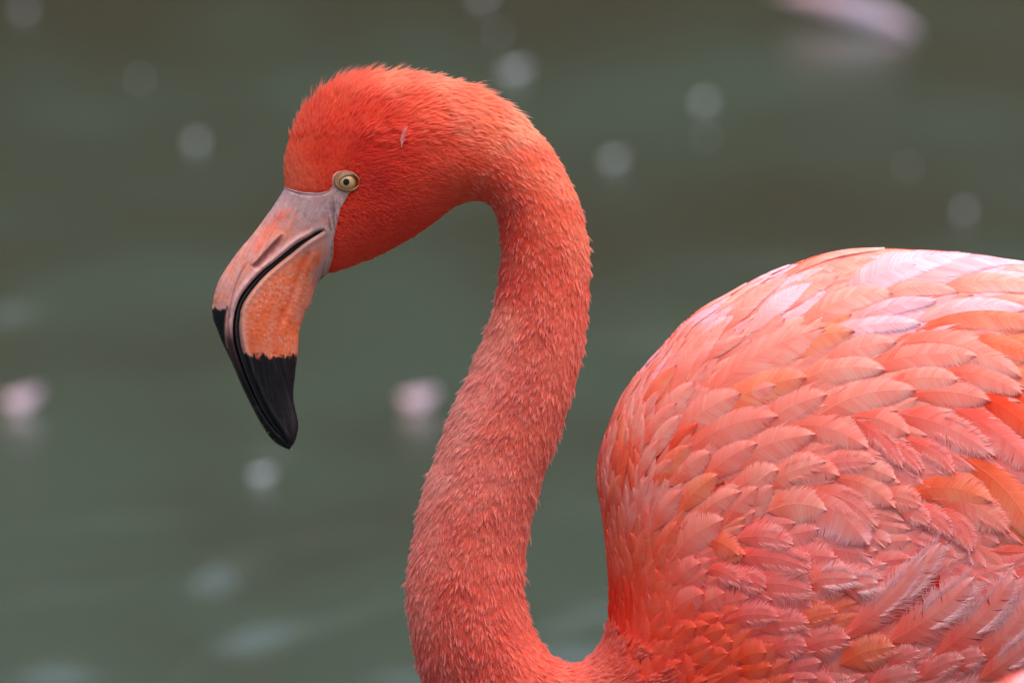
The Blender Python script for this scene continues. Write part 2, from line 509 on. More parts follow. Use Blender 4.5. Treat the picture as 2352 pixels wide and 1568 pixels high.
def sheet_mesh(poly, step, wfun, x0=None, x1=None, back=True, keep=None):
    """front and back skin over a polygon, sharing their rim. Returns verts, quads"""
    poly = np.asarray(poly)
    ax, ay = poly.min(0) - step; bx, by = poly.max(0) + step
    xs = np.arange(ax, bx + step, step); ys = np.arange(ay, by + step, step)
    X, Y = np.meshgrid(xs, ys)
    m = inside(poly, X, Y)
    cell = m[:-1, :-1].astype(int) + m[:-1, 1:] + m[1:, 1:] + m[1:, :-1]
    use = cell >= 2
    vm = np.zeros_like(m)
    vm[:-1, :-1] |= use; vm[:-1, 1:] |= use; vm[1:, 1:] |= use; vm[1:, :-1] |= use
    rim = vm & ~m
    qx, qy, d, a = nearest(poly, X[rim], Y[rim])
    X[rim] = qx; Y[rim] = qy
    if keep is not None:
        cxm = (X[:-1, :-1] + X[1:, 1:]) / 2; cym = (Y[:-1, :-1] + Y[1:, 1:]) / 2
        use &= keep(cxm, cym)
    idx = -np.ones(m.shape, int); sel = vm
    idx[sel] = np.arange(sel.sum())
    px, py = X[sel], Y[sel]
    w = wfun(px, py)
    F = np.stack([idx[:-1, :-1][use], idx[1:, :-1][use], idx[1:, 1:][use], idx[:-1, 1:][use]], 1)
    V = np.stack([px, py, w], 1)
    if back:
        n = len(V)
        zero = w < 0.5
        bi = np.where(zero, np.arange(n), np.arange(n) + n)
        Vb = V.copy(); Vb[:, 2] *= -1
        V = np.vstack([V, Vb])
        F = np.vstack([F, bi[F][:, ::-1]])
        used = np.zeros(len(V), bool); used[F.ravel()] = True
        re = np.cumsum(used) - 1
        V = V[used]; F = re[F]
    return V, F


# ------------------------------------------------------------------ the flamingo
root = bpy.data.objects.new('flamingo', None)
COL.objects.link(root)
root.location = Vector(to_world([2000, 1900, 0.0])) * 1.0
root.location.z = -0.12
tag(root, 'coral pink flamingo with black tipped bill and curved neck standing in the pond', 'flamingo')
ROOT = np.array(root.location)


def L(p): return to_world(p) - ROOT            # sheet -> local metres


# colour of the fine plumage of head and neck: x, y, r, g, b (linear pigment, with top light on crown and nape mixed in)
PLUME = [(665, 400, .84, .20, .12), (690, 330, .86, .15, .07), (740, 250, .86, .16, .085), (800, 200, .86, .22, .14), (880, 185, .88, .36, .27), (1000, 190, .88, .42, .33),
         (740, 350, .83, .085, .03), (780, 300, .85, .10, .035), (840, 270, .84, .10, .04), (840, 350, .74, .035, .012), (860, 420, .70, .03, .012), (900, 300, .80, .08, .03),
         (820, 480, .78, .06, .02), (860, 520, .78, .065, .022), (800, 580, .80, .075, .03), (930, 380, .78, .06, .025), (960, 440, .80, .09, .04), (900, 480, .76, .055, .02),
         (960, 260, .86, .21, .12), (1000, 360, .84, .14, .075), (1060, 260, .88, .35, .26), (1120, 300, .88, .28, .19), (1060, 400, .82, .13, .06), (1180, 280, .88, .42, .34),
         (1140, 420, .80, .10, .045), (1200, 380, .85, .20, .12), (1280, 400, .86, .28, .20), (1240, 480, .82, .15, .08), (1170, 520, .76, .06, .025), (1330, 560, .86, .25, .18),
         (1250, 600, .78, .12, .07), (1180, 640, .74, .07, .04), (1300, 680, .82, .16, .10), (1160, 750, .80, .24, .19), (1220, 760, .76, .13, .085), (1310, 800, .84, .18, .12),
         (1120, 850, .82, .27, .22), (1200, 880, .76, .14, .10), (1280, 900, .82, .17, .11), (1060, 960, .82, .28, .23), (1160, 980, .78, .16, .11), (1240, 1010, .80, .16, .10),
         (1010, 1080, .82, .27, .22), (1120, 1100, .82, .21, .16), (1200, 1150, .80, .17, .115), (970, 1220, .82, .23, .18), (1060, 1220, .80, .15, .10), (1150, 1250, .82, .16, .11),
         (950, 1380, .82, .19, .14), (1040, 1380, .78, .11, .065), (1150, 1400, .80, .13, .08), (1000, 1520, .78, .11, .07), (1100, 1520, .76, .09, .05), (1220, 1500, .82, .15, .09),
         (1330, 1540, .84, .19, .13), (1450, 1500, .80, .12, .07), (1500, 1560, .74, .08, .04)]

# which way plumage lies: x, y, dx, dy, length
FLOW = [(665, 400, -.25, -1, 22), (670, 350, -.12, -1, 26), (700, 280, .12, -1, 34), (745, 220, .35, -1, 40), (800, 185, .65, -.9, 42), (870, 172, 1, -.65, 38), (950, 170, 1, -.25, 34),
        (720, 400, .0, -1, 16), (750, 350, .25, -1, 24), (800, 300, .6, -.8, 26), (850, 380, .9, -.25, 22), (760, 395, .2, -1, 11), (840, 430, 1, .1, 16), (810, 460, .8, .6, 12),
        (800, 520, .9, .5, 18), (780, 590, 1, .25, 20), (880, 480, 1, .15, 22), (960, 420, 1, .1, 24), (900, 300, 1, -.3, 28), (1000, 250, 1, .05, 34), (1000, 490, 1, -.2, 20),
        (1050, 190, 1, .3, 32), (1130, 225, 1, .55, 32), (1200, 285, .85, .85, 30), (1100, 350, 1, .35, 26), (1250, 350, .6, 1, 30), (1180, 430, .7, .8, 26), (1080, 450, .9, .2, 20),
        (1310, 450, .35, 1, 30), (1340, 560, .15, 1, 32), (1140, 530, .05, 1, 22), (1240, 560, .15, 1, 28), (1350, 680, -.02, 1, 34), (1150, 650, -.25, 1, 30), (1250, 720, -.12, 1, 32),
        (1120, 760, -.5, 1, 38), (1330, 820, -.15, 1, 34), (1080, 850, -.6, 1, 40), (1200, 900, -.35, 1, 32), (1300, 950, -.2, 1, 34), (1020, 980, -.5, 1, 38), (1150, 1050, -.35, 1, 32),
        (1250, 1100, -.15, 1, 34), (980, 1120, -.38, 1, 36), (1100, 1200, -.25, 1, 34), (1210, 1250, .0, 1, 34), (940, 1300, -.22, 1, 34), (1060, 1350, -.06, 1, 36), (930, 1400, -.1, 1, 34),
        (1200, 1380, .12, 1, 36), (960, 1520, .15, 1, 36), (1080, 1520, .15, 1, 40), (1230, 1460, .5, 1, 34), (1290, 1515, 1, .5, 30), (1350, 1520, 1, -.1, 36), (1200, 1560, .5, .7, 40),
        (1420, 1520, 1, -.35, 40), (1500, 1560, 1, -.2, 44)]

SKIN = [(645, 428), (670, 437), (700, 444), (735, 445), (758, 438), (764, 424), (764, 408), (774, 396), (795, 393), (811, 396), (820, 405), (822, 420), (815, 434), (802, 446),
        (795, 460), (783, 480), (776, 512), (767, 545), (765, 585), (758, 612), (735, 640), (600, 700), (560, 560)]


def plume_colour(x, y):
    k = smooth(1000, 1180, np.asarray(x) + (np.asarray(y) - 330) * .4)[..., None]
    return np.clip(idw(PLUME, x, y, e=24, p=2.1) * (np.array([1.12, 1.08, .85]) * (1 - k) + np.array([1.12, 1.28, 1.02]) * k), 0, .96)


def build_body():
    def wf(x, y): return np.maximum(wval(x, y) - np.where(x < 1365, 5.0, 13.0), 0)
    keep = lambda x, y: (((x - 801) / 20) ** 2 + ((y - 420) / 16) ** 2 > 1) & ~((x < 758) & (y > 495)) & ~((x < 690) & (y > 460)) & ~((x < 655) & (y > 430))
    V, F = sheet_mesh(OUT, 9, wf, keep=keep)
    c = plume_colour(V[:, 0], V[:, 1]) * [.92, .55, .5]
    b = smooth(1350, 1420, V[:, 0])[:, None]
    c = c * (1 - b) + np.array([.78, .085, .035]) * b
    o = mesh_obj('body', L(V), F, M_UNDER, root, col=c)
    return V, F


BV, BF = build_body()


def curves_obj(name, pos, rad, col, mat, parent):
    n, k, _ = pos.shape
    cu = bpy.data.hair_curves.new(name)
    cu.add_curves([k] * n)
    cu.attributes['position'].data.foreach_set('vector', pos.astype(np.float32).ravel())
    if 'radius' not in cu.attributes: cu.attributes.new('radius', 'FLOAT', 'POINT')
    cu.attributes['radius'].data.foreach_set('value', rad.astype(np.float32).ravel())
    a = cu.attributes.new('fcol', 'FLOAT_COLOR', 'POINT')
    c = np.ones((n, k, 4), np.float32); c[..., :3] = col
    a.data.foreach_set('color', c.ravel())
    cu.materials.append(mat)
    o = bpy.data.objects.new(name, cu)
    COL.objects.link(o)
    o.parent = parent
    return o


def sample_surface(n, keep, weight=None):
    """points spread evenly over the skin of the bird"""
    T = np.vstack([BF[:, [0, 1, 2]], BF[:, [0, 2, 3]]])
    P = BV[T]
    ctr = P.mean(1)
    ok = keep(ctr[:, 0], ctr[:, 1], ctr[:, 2])
    T = T[ok]; P = P[ok]
    ar = np.linalg.norm(np.cross(P[:, 1] - P[:, 0], P[:, 2] - P[:, 0]), axis=1)
    ar = np.where(ctr[ok][:, 2] < -12, ar * .35, ar)
    if weight is not None: ar = ar * weight(ctr[ok][:, 0], ctr[ok][:, 1])
    i = RNG.choice(len(T), n, p=ar / ar.sum())
    r = RNG.random((n, 2)); f = r.sum(1) > 1; r[f] = 1 - r[f]
    q = P[i, 0] + (P[i, 1] - P[i, 0]) * r[:, :1] + (P[i, 2] - P[i, 0]) * r[:, 1:]
    q[:, 2] = np.where(np.abs(q[:, 2]) < 1, np.sign(RNG.random(n) - .3) * 2, q[:, 2])
    return project(q, 4)


def in_fur(x, y):
    return (((x < 1364) & (y < 1470)) | ((y >= 1440) & (x < 1415 + .75 * (y - 1440) + 110 * (vnoise(x / 30, y / 30, 3) - .5)) & (y < 1760))) & ~inside(SKIN, x, y)


def fur(name, n_tuft, m, keep, spread, fan, lift, rad, lenk, tipmix, kpts=4, clumpvar=.25, crest=0, wild=1.0):
    P = sample_surface(n_tuft, keep)
    N = normal(P)
    x, y = P[:, 0], P[:, 1]
    fl = idw(FLOW, x, y, e=25, p=2)
    D = np.stack([fl[:, 0], fl[:, 1], np.zeros(len(x))], 1)
    D /= np.linalg.norm(D, axis=1)[:, None]
    D += RNG.normal(0, .10, D.shape)
    # patches of plumage lie a little differently from their neighbours
    ang = (vnoise(x / 38, y / 38, 11) - .5) * .9 * wild
    ca, sa = np.cos(ang), np.sin(ang)
    D = np.stack([D[:, 0] * ca - D[:, 1] * sa, D[:, 0] * sa + D[:, 1] * ca, D[:, 2]], 1)
    D -= N * (D * N).sum(1)[:, None]
    D /= np.maximum(np.linalg.norm(D, axis=1)[:, None], .05)
    B = np.cross(N, D)
    Ln = fl[:, 2] * lenk * RNG.uniform(.75, 1.2, len(x))
    lf = (lift + crest * np.exp(-(np.hypot((x - 760) / 130, (y - 215) / 90)) ** 2)) * RNG.uniform(.3, 1.5, len(x)) * (1 + wild * (vnoise(x / 24, y / 24, 17) * .9 - .4))
    col = plume_colour(x, y)
    g = (vnoise(x / 26, y / 26, 5) - .5) + (vnoise(x / 9, y / 9, 6) - .5) * .6
    v = np.clip(1 + clumpvar * g * 1.4 + RNG.normal(0, clumpvar * .45, len(x)), .4, 1.7)
    col = np.stack([np.clip(col[:, 0] * (0.9 + .1 * v), 0, .97), col[:, 1] * v, col[:, 2] * v], 1)
    t = np.linspace(0, 1, kpts)
    j = (np.arange(m) - (m - 1) / 2) / max(m - 1, 1) * 2     # -1..1 across the tuft
    jj = np.broadcast_to(j, (len(x), m)) + RNG.normal(0, .25, (len(x), m))
    L_ = Ln[:, None] * (1 - .16 * jj ** 2 + RNG.normal(0, .10, (len(x), m)))
    a = lambda q: q[:, None, None, :]
    tt = t[None, None, :, None]
    up = lf[:, None, None, None] * np.ones((1, m, 1, 1)) + RNG.normal(0, .05, (len(x), m, 1, 1))
    pos = (a(P) - a(N) * 3.0 + a(B) * (jj[..., None, None] * spread * (1 + fan * tt)) + a(D) * L_[..., None, None] * tt
           + a(N) * (up * L_[..., None, None] * (tt * 1.5 - .5 * tt ** 2)) + a(N) * 2.0 * RNG.random((len(x), m, 1, 1)))
    pos = pos + RNG.normal(0, .05, pos.shape) * L_[..., None, None] * tt * .5
    r = rad * np.array([1.0, 1.0, .8, .25])[None, None, :] * RNG.uniform(.7, 1.25, (len(x), m, 1))
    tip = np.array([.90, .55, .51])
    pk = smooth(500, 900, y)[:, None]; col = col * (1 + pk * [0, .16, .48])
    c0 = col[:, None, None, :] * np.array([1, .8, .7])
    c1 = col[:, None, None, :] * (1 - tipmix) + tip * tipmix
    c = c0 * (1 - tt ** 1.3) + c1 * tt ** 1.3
    c = np.clip(c * RNG.uniform(.92, 1.10, (len(x), m, 1, 1)), 0, .97)
    n = len(x) * m
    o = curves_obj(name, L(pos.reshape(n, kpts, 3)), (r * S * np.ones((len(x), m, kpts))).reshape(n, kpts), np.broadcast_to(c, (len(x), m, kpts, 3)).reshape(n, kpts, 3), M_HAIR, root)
    o['kind'] = 'stuff'
    return o


def headness(x, y):
    """1 on the head, 0 down the neck"""
    return smooth(1230, 1080, x + (y - 330) * .55)


fur('head_plumage', 46000, 5, lambda x, y, w: in_fur(x, y) & (headness(x, y) > .5 + .6 * (vnoise(x / 20, y / 20, 2) - .5)), 2.6, -.5, .14, .45, .75, .14, clumpvar=.22, crest=.20, wild=.5)
fur('neck_plumage', 44000, 8, lambda x, y, w: in_fur(x, y) & (headness(x, y) < .62 + .5 * (vnoise(x / 20, y / 20, 2) - .5)), 4.4, -.1, .15, .65, .62, .18, clumpvar=.15, wild=.6)
fur('crest_plumage', 2600, 4, lambda x, y, w: in_fur(x, y) & (headness(x, y) > .4) & (y < 330), 2.2, -.9, .34, .42, .95, .30, clumpvar=.15, crest=.2)
fur('neck_tips', 7000, 6, lambda x, y, w: in_fur(x, y) & (headness(x, y) < .8), 3.4, -.7, .34, .45, .62, .6, clumpvar=.15)


# ------------------------------------------------------------------ bill
gape = TOMIUM[0]
UPPER = np.vstack([CULMEN, TOMIUM[::-1], [(783, 528), (785, 505), (793, 480), (808, 458), (828, 442), (835, 420), (833, 400), (815, 386), (790, 382), (768, 388), (757, 402), (752, 424), (730, 433),
                                          (690, 430), (662, 420)]])
LOWER = np.vstack([LOWEDGE, KEEL[9:][::-1], [(750, 632), (766, 614), (779, 590), (782, 550), (785, 523), (762, 522)]])


def line_bump(pl, x, y, width, side=0):
    _, _, d, a = nearest(pl, x, y, closed=False)
    return np.exp(-(d / width) ** 2), a, d


NOSTRIL = spline(z1((575, 1045), (640, 985), (715, 900), (790, 820), (850, 755), (905, 712)), sub=4)
NOSTRIL_SHELF = spline(z1((600, 1060), (700, 985), (800, 890), (900, 800)), sub=4)
SEAM = spline(z1((590, 1010), (545, 960), (520, 1040), (470, 1130), (430, 1230), (400, 1330), (378, 1450), (364, 1560))[1:] + z2((325, 260), (316, 370), (328, 480), (356, 620), (410, 780), (480, 940), (560, 1100)), sub=4)
CREASE = spline(z1((905, 285), (980, 310), (1060, 340), (1160, 352), (1260, 345), (1340, 320), (1390, 280)), sub=4)
CREASE2 = spline(z1((920, 275), (1000, 315), (1100, 335), (1220, 330), (1320, 300), (1385, 250), (1400, 190), (1450, 150)), sub=4)
KEELSTRIPE = spline(z1((1130, 930), (1060, 1080), (1010, 1230), (960, 1380), (900, 1560)) + z2((790, 280), (740, 470), (720, 640)), sub=4)
ORANGE_A = spline(z1((880, 530), (840, 600), (770, 690), (700, 790), (650, 850)), sub=4)


def sunk(x, y):
    """the bare skin dips under the plumage around it"""
    d = nearest(SKIN[:-2], x, y, closed=False)[2]
    reg = inside([(640, 300), (900, 300), (900, 660), (738, 642), (758, 612), (766, 545), (776, 512), (783, 480), (795, 460), (803, 446), (815, 434), (822, 420), (820, 405), (811, 396), (795, 393), (774, 396), (764, 408),
                  (764, 424), (758, 438), (735, 445), (700, 444), (670, 437), (652, 430)], x, y)
    return np.where(reg, 12 * smooth(0, 5, d), 0)


def upper_height(x, y):
    w = wval(x, y) - sunk(x, y)
    qx, qy, d, a = nearest(NOSTRIL, x, y, closed=False)
    low = nearest(TOMIUM, x, y, closed=False)[2] < nearest(TOMIUM, qx, qy, closed=False)[2]
    en = smooth(.0, .12, a) * smooth(1.0, .70, a)
    w = w - np.where(low, 15.0 * np.exp(-(d / 15.0) ** 2) * smooth(0, 3.0, d) + 0 * d, 0) * en + np.where(low, 3.2 * np.exp(-(d / 2.0) ** 2), 3.2 * np.exp(-(d / 8.0) ** 2)) * en
    slit = np.exp(-((x - np.interp(y, [560, 604], [603, 580])) / 3.0) ** 2)
    g, a, d = line_bump(SEAM, x, y, 2.2); w = w - 3.2 * g * smooth(0, .1, a)
    _, _, d, a = nearest(TOMIUM, x, y, closed=False)
    w = w + 5.0 * np.exp(-((d - 7) / 6.0) ** 2) * smooth(0.02, .10, a) * smooth(1, .6, a) - 6 * np.exp(-(d / 2.5) ** 2) * smooth(1, .9, a)
    g, a, d = line_bump(CREASE, x, y, 2.2); w = w - 1.8 * g
    g, a, d = line_bump(CREASE2, x, y, 2.0); w = w - 1.5 * g
    g, a, d = line_bump(ORANGE_A, x, y, 12); w = w - 2.0 * g * smooth(0, .25, a) * smooth(1, .7, a)
    wr = smooth(745, 775, x + (y - 500) * .15) * smooth(430, 460, y)
    w = w + wr * 1.8 * (fbm((x - (y - 480) * .12) / 3.0, y / 34, 31, 2) - .5) * 2.2
    w = w + 1.6 * (fbm(x / 14, y / 14, 8) - .5) + 1.0 * (fbm((x * .9 + y * .45) / 4, (y * .9 - x * .45) / 40, 73, 2) - .5)
    hh = hval(x, y)
    return np.where(hh < 60, np.sqrt(np.maximum(hh, 0)), np.maximum(w, 1.0))


def black_mask(x, y, y0, jag):
    return smooth(-3, 5, y - y0 + jag * (fbm(x / 9, y / 22, 21, 4) - .5) * 4 + jag * .9 * (vnoise(x / 2.6, y / 9, 22) - .5))


BLACK = np.array([.0065, .0045, .0055])


def upper_colour(x, y):
    pink = np.array([.55, .23, .185]); grey = np.array([.45, .26, .25]); orange = np.array([.74, .18, .08]); lip = np.array([.60, .33, .31])
    k = smooth(560, 480, y + (700 - x) * .25)[:, None]
    c = pink * (1 - k) + grey * k
    n = fbm(x / 22, y / 22, 41)[:, None]
    k = smooth(.45, .80, n) * .45 * np.where(y > 500, 1, .25)[:, None]
    c = c * (1 - k) + orange * k
    g, a, d = line_bump(ORANGE_A, x, y, 11); c = c * (1 - .85 * g[:, None]) + np.array([.74, .16, .10]) * .85 * g[:, None]
    ring = np.exp(-((np.hypot(x - 667, y - 495) - 12) / 5) ** 2)[:, None] * .5; c = c * (1 - ring) + orange * ring
    _, _, d, a = nearest(TOMIUM, x, y, closed=False)
    g = (np.exp(-((d - 6) / 8.0) ** 2))[:, None]; c = c * (1 - g) + lip * g
    g, a, d = line_bump(NOSTRIL_SHELF, x, y, 6); g = g * smooth(1, .6, a); c = c * (1 - .5 * g[:, None]) + np.array([.42, .13, .12]) * .5 * g[:, None]
    for cr in (CREASE, CREASE2):
        g, a, d = line_bump(cr, x, y, 1.6); c = c * (1 - .35 * g[:, None])
    g, a, d = line_bump(SEAM, x, y, 1.5); c = c * (1 - .5 * g[:, None] * smooth(0, .1, a)[:, None])
    wr = (smooth(742, 772, x + (y - 500) * .15) * smooth(430, 460, y))[:, None]
    c = c * (1 - .55 * wr * smooth(.5, .7, fbm((x - (y - 480) * .12) / 3.0, y / 34, 31, 2))[:, None])
    # yellowish skin toward the eye
    g = np.exp(-(((x - 786) / 30) ** 2 + ((y - 425) / 24) ** 2))[:, None]; c = c * (1 - .7 * g) + np.array([.60, .33, .22]) * .7 * g
    # black tip: the culmen first, the lip lower down
    _, _, d, _ = nearest(CULMEN, x, y, closed=False)
    _, _, dt, at = nearest(TOMIUM, x, y, closed=False)
    lipw = smooth(21, 14, dt)
    b = np.maximum(black_mask(x, y, 708, 5) * (1 - lipw), smooth(735, 790, y) * lipw + black_mask(x, y, 760, 6) * .0)[:, None]
    b = np.where((y > 800)[:, None], 1, b)
    c = c * (1 - b) + (BLACK + (np.array([.05, .02, .02]) * lipw[:, None] * smooth(900, 760, y)[:, None])) * b
    _, _, db, _ = nearest(np.array([(868, 1472), (884, 1482)]) / 1.0 * 0 + np.array(z2((868, 1470), (886, 1484))), x, y, closed=False)
    c = np.where((db < 3)[:, None], np.array([.35, .30, .28]), c)
    ln = fbm((x * .9 + y * .45) / 3.2, (y * .9 - x * .45) / 26, 71, 3) - .5
    c = c * (1 + (.55 * ln + .35 * (fbm(x / 5, y / 5, 72, 2) - .5))[:, None] * [.6, 1, 1])
    far = ~inside(SKIN, x, y)
    c = np.where((far & (y < 650) & (x > 640) & (y < 470 + (x - 640)) & (d > -1))[:, None] & (inside([(650, 300), (900, 300), (900, 650), (745, 650), (770, 560), (740, 440), (660, 432)], x, y))[:, None], plume_colour(x, y) * .8, c)
    return np.clip(c, 0, 1)


def lower_height(x, y):
    w = wval(x, y) - sunk(x, y)
    _, _, d, a = nearest(LOWEDGE, x, y, closed=False)
    w = w - 9 * np.exp(-(d / 3.0) ** 2) * smooth(0, .1, a) * smooth(1, .85, a) + 3 * np.exp(-((d - 8) / 6) ** 2)
    g, a, d = line_bump(KEELSTRIPE, x, y, 7); w = w - 3.0 * g
    o = KEELSTRIPE + np.array([16, 2]); g, a, d = line_bump(o, x, y, 7); w = w + 2.0 * g
    sp = cells(x / 9, y / 10, 3)
    w = w + .5 * smooth(.5, .2, sp) * smooth(600, 640, y) * smooth(800, 780, y)
    wr = smooth(40, 8, nearest(np.array([(783, 530), (776, 560), (772, 590), (758, 618), (742, 640)]), x, y, closed=False)[2])
    w = w + wr * 1.8 * (fbm((x + (y - 560) * .25) / 3.0, y / 34, 32, 2) - .5)
    # long striations on the black tip
    st = smooth(800, 840, y)
    w = w + st * 4.0 * (fbm((x - (y - 900) * .18) / 6.0, y / 90, 33, 3) - .5) + .8 * (fbm(x / 12, y / 12, 9) - .5)
    hh = hval(x, y)
    return np.where(hh < 60, np.sqrt(np.maximum(hh, 0)), np.maximum(w, 1.0))


def lower_colour(x, y):
    orange = np.array([.70, .135, .05]); pale = np.array([.62, .29, .22]); skin = np.array([.48, .27, .25]); deep = np.array([.68, .10, .035])
    _, _, d, a = nearest(LOWEDGE, x, y, closed=False)
    _, _, dk, ak = nearest(KEEL, x, y, closed=False)
    c = np.broadcast_to(orange, (len(x), 3)) * (0.9 + .3 * fbm(x / 9, y / 9, 51)[:, None])
    g = smooth(.40, .75, fbm((x + y * .25) / 9, y / 48, 59, 3))[:, None] * .35; c = c * (1 - g) + pale * g
    g = smooth(.35, .75, fbm(x / 16, y / 24, 52))[:, None] * .5; c = c * (1 - g) + deep * g
    sp = cells(x / 7 + .8 * vnoise(x / 15, y / 15, 4), y / 11 + .8 * vnoise(x / 15, y / 15, 6), 3) + .45 * (vnoise(x / 4, y / 4, 9) - .5)
    wsp = (smooth(.34, .16, sp) * smooth(580, 640, y) * smooth(.38, .6, fbm(x / 28, y / 34, 57)))[:, None] * .7
    c = c * (1 - wsp) + pale * wsp
    g, a2, d2 = line_bump(KEELSTRIPE, x, y, 5); c = c * (1 - .6 * g[:, None]) + deep * .6 * g[:, None]
    g = (smooth(26, 3, d + 8 * (fbm(x / 10, y / 10, 53) - .5)) * .8)[:, None]; c = c * (1 - g) + pale * g
    g = (smooth(30, 4, dk) * smooth(760, 690, y))[:, None] * .55; c = c * (1 - g) + np.array([.60, .24, .19]) * g
    k = smooth(-14, 14, (x - 742) - (y - 560) * -.10 - 18 * smooth(520, 640, y) + 30 * smooth(570, 640, y) + 14 * (fbm(x / 12, y / 14, 54) - .5))[:, None] * smooth(660, 630, y)[:, None]
    c = c * (1 - k) + skin * k
    g = (smooth(600, 560, y) * .6)[:, None] * (1 - k); c = c * (1 - g) + skin * g
    wr = smooth(36, 6, nearest(np.array([(783, 530), (776, 560), (772, 590), (758, 618), (742, 640)]), x, y, closed=False)[2])[:, None]
    c = c * (1 - .3 * wr * smooth(.5, .7, fbm((x + (y - 560) * .25) / 3.0, y / 34, 32, 2))[:, None])
    b = black_mask(x, y, 816, 9)
    b = np.maximum(b, smooth(.62, .80, vnoise(x / 2.8, y / 4.2, 61)) * np.exp(-np.clip(818 - y, 0, 99) / 9.0) * (y < 820) * smooth(795, 700, x))[:, None]
    bl = BLACK * (1 + 2.0 * smooth(.55, .8, fbm((x - (y - 900) * .18) / 5.0, y / 70, 34, 3))[:, None])
    c = c * (1 - b) + bl * b
    return np.clip(c, 0, 1)


def build_bill():
    V, F = sheet_mesh(UPPER, 1.9, upper_height, keep=lambda x, y: ((x - 800) / 27) ** 2 + ((y - 420) / 21.5) ** 2 > 1)
    up = mesh_obj('upper_bill', L(V), F, M_BILL, root, col=upper_colour(V[:, 0], V[:, 1]))
    up['label'] = 'pinkish upper bill with a long nostril groove and black tip'
    V, F = sheet_mesh(LOWER, 1.9, lower_height)
    lo = mesh_obj('lower_bill', L(V), F, M_BILL, root, col=lower_colour(V[:, 0], V[:, 1]))
    lo['label'] = 'orange speckled lower bill ending in a glossy black tip'
    # the comb in the gape between the two halves
    n = 900
    A = resample(TOMIUM[1:], n); Bq = resample(LOWEDGE[1:], n)
    nn = 11
    vs = []
    tt = np.linspace(0, 1, n)
    for k in range(nn):
        s = k / (nn - 1) * 1.5 - .25
        P = A * (1 - s) + Bq * s
        w = wval(P[:, 0], P[:, 1])
        ridge = np.where(((np.arange(n) // 3) % 2) == 0, 1.4, -1.4) * np.exp(-((s - .45) / .4) ** 2) * smooth(.02, .1, tt)
        vs.append(np.stack([P[:, 0], P[:, 1], np.maximum(w * .97 - 6.5 - 3.0 * math.cos(s * math.pi * 2) + ridge, 1)], 1))
    V = np.stack(vs, 1).reshape(-1, 3)
    i = np.arange(n * nn).reshape(n, nn)
    F = np.stack([i[:-1, :-1], i[1:, :-1], i[1:, 1:], i[:-1, 1:]], -1).reshape(-1, 4)
    Vb = V.copy(); Vb[:, 2] *= -1
    comb = mesh_obj('bill_comb', L(np.vstack([V, Vb])), np.vstack([F, F[:, ::-1] + len(V)]), M_COMB, up)
    # mud crumbs stuck to the edge near the tip
    vs, fs = [], []
    for k in range(120):
        t = random.uniform(.72, .97) if k > 30 else random.uniform(.66, .99)
        p = resample(CULMEN, 200)[int(t * 199)]
        x = p[0] + random.uniform(-1, 5); y = p[1] + random.uniform(-3, 2)
        w = random.uniform(-.2, 1) * float(wval(np.array(x + 3), np.array(y)))
        r = random.choice([1.6, 2.2, 3.0, 4.2]) * random.uniform(.6, 1)
        b = len(vs)
        for dx, dy, dz in ((1, 0, 0), (-1, 0, 0), (0, 1, 0), (0, -1, 0), (0, 0, 1), (0, 0, -1)):
            vs.append((x + dx * r * random.uniform(.5, 1.2), y + dy * r * random.uniform(.5, 1.2), w + dz * r * random.uniform(.5, 1.2)))
        for f in ((0, 2, 4), (2, 1, 4), (1, 3, 4), (3, 0, 4), (2, 0, 5), (1, 2, 5), (3, 1, 5), (0, 3, 5)):
            fs.append(tuple(b + q for q in f))
    mud = mesh_obj('mud', L(np.array(vs)), fs, M_MUD, up, smooth_shade=False)
    mud['kind'] = 'stuff'


build_bill()


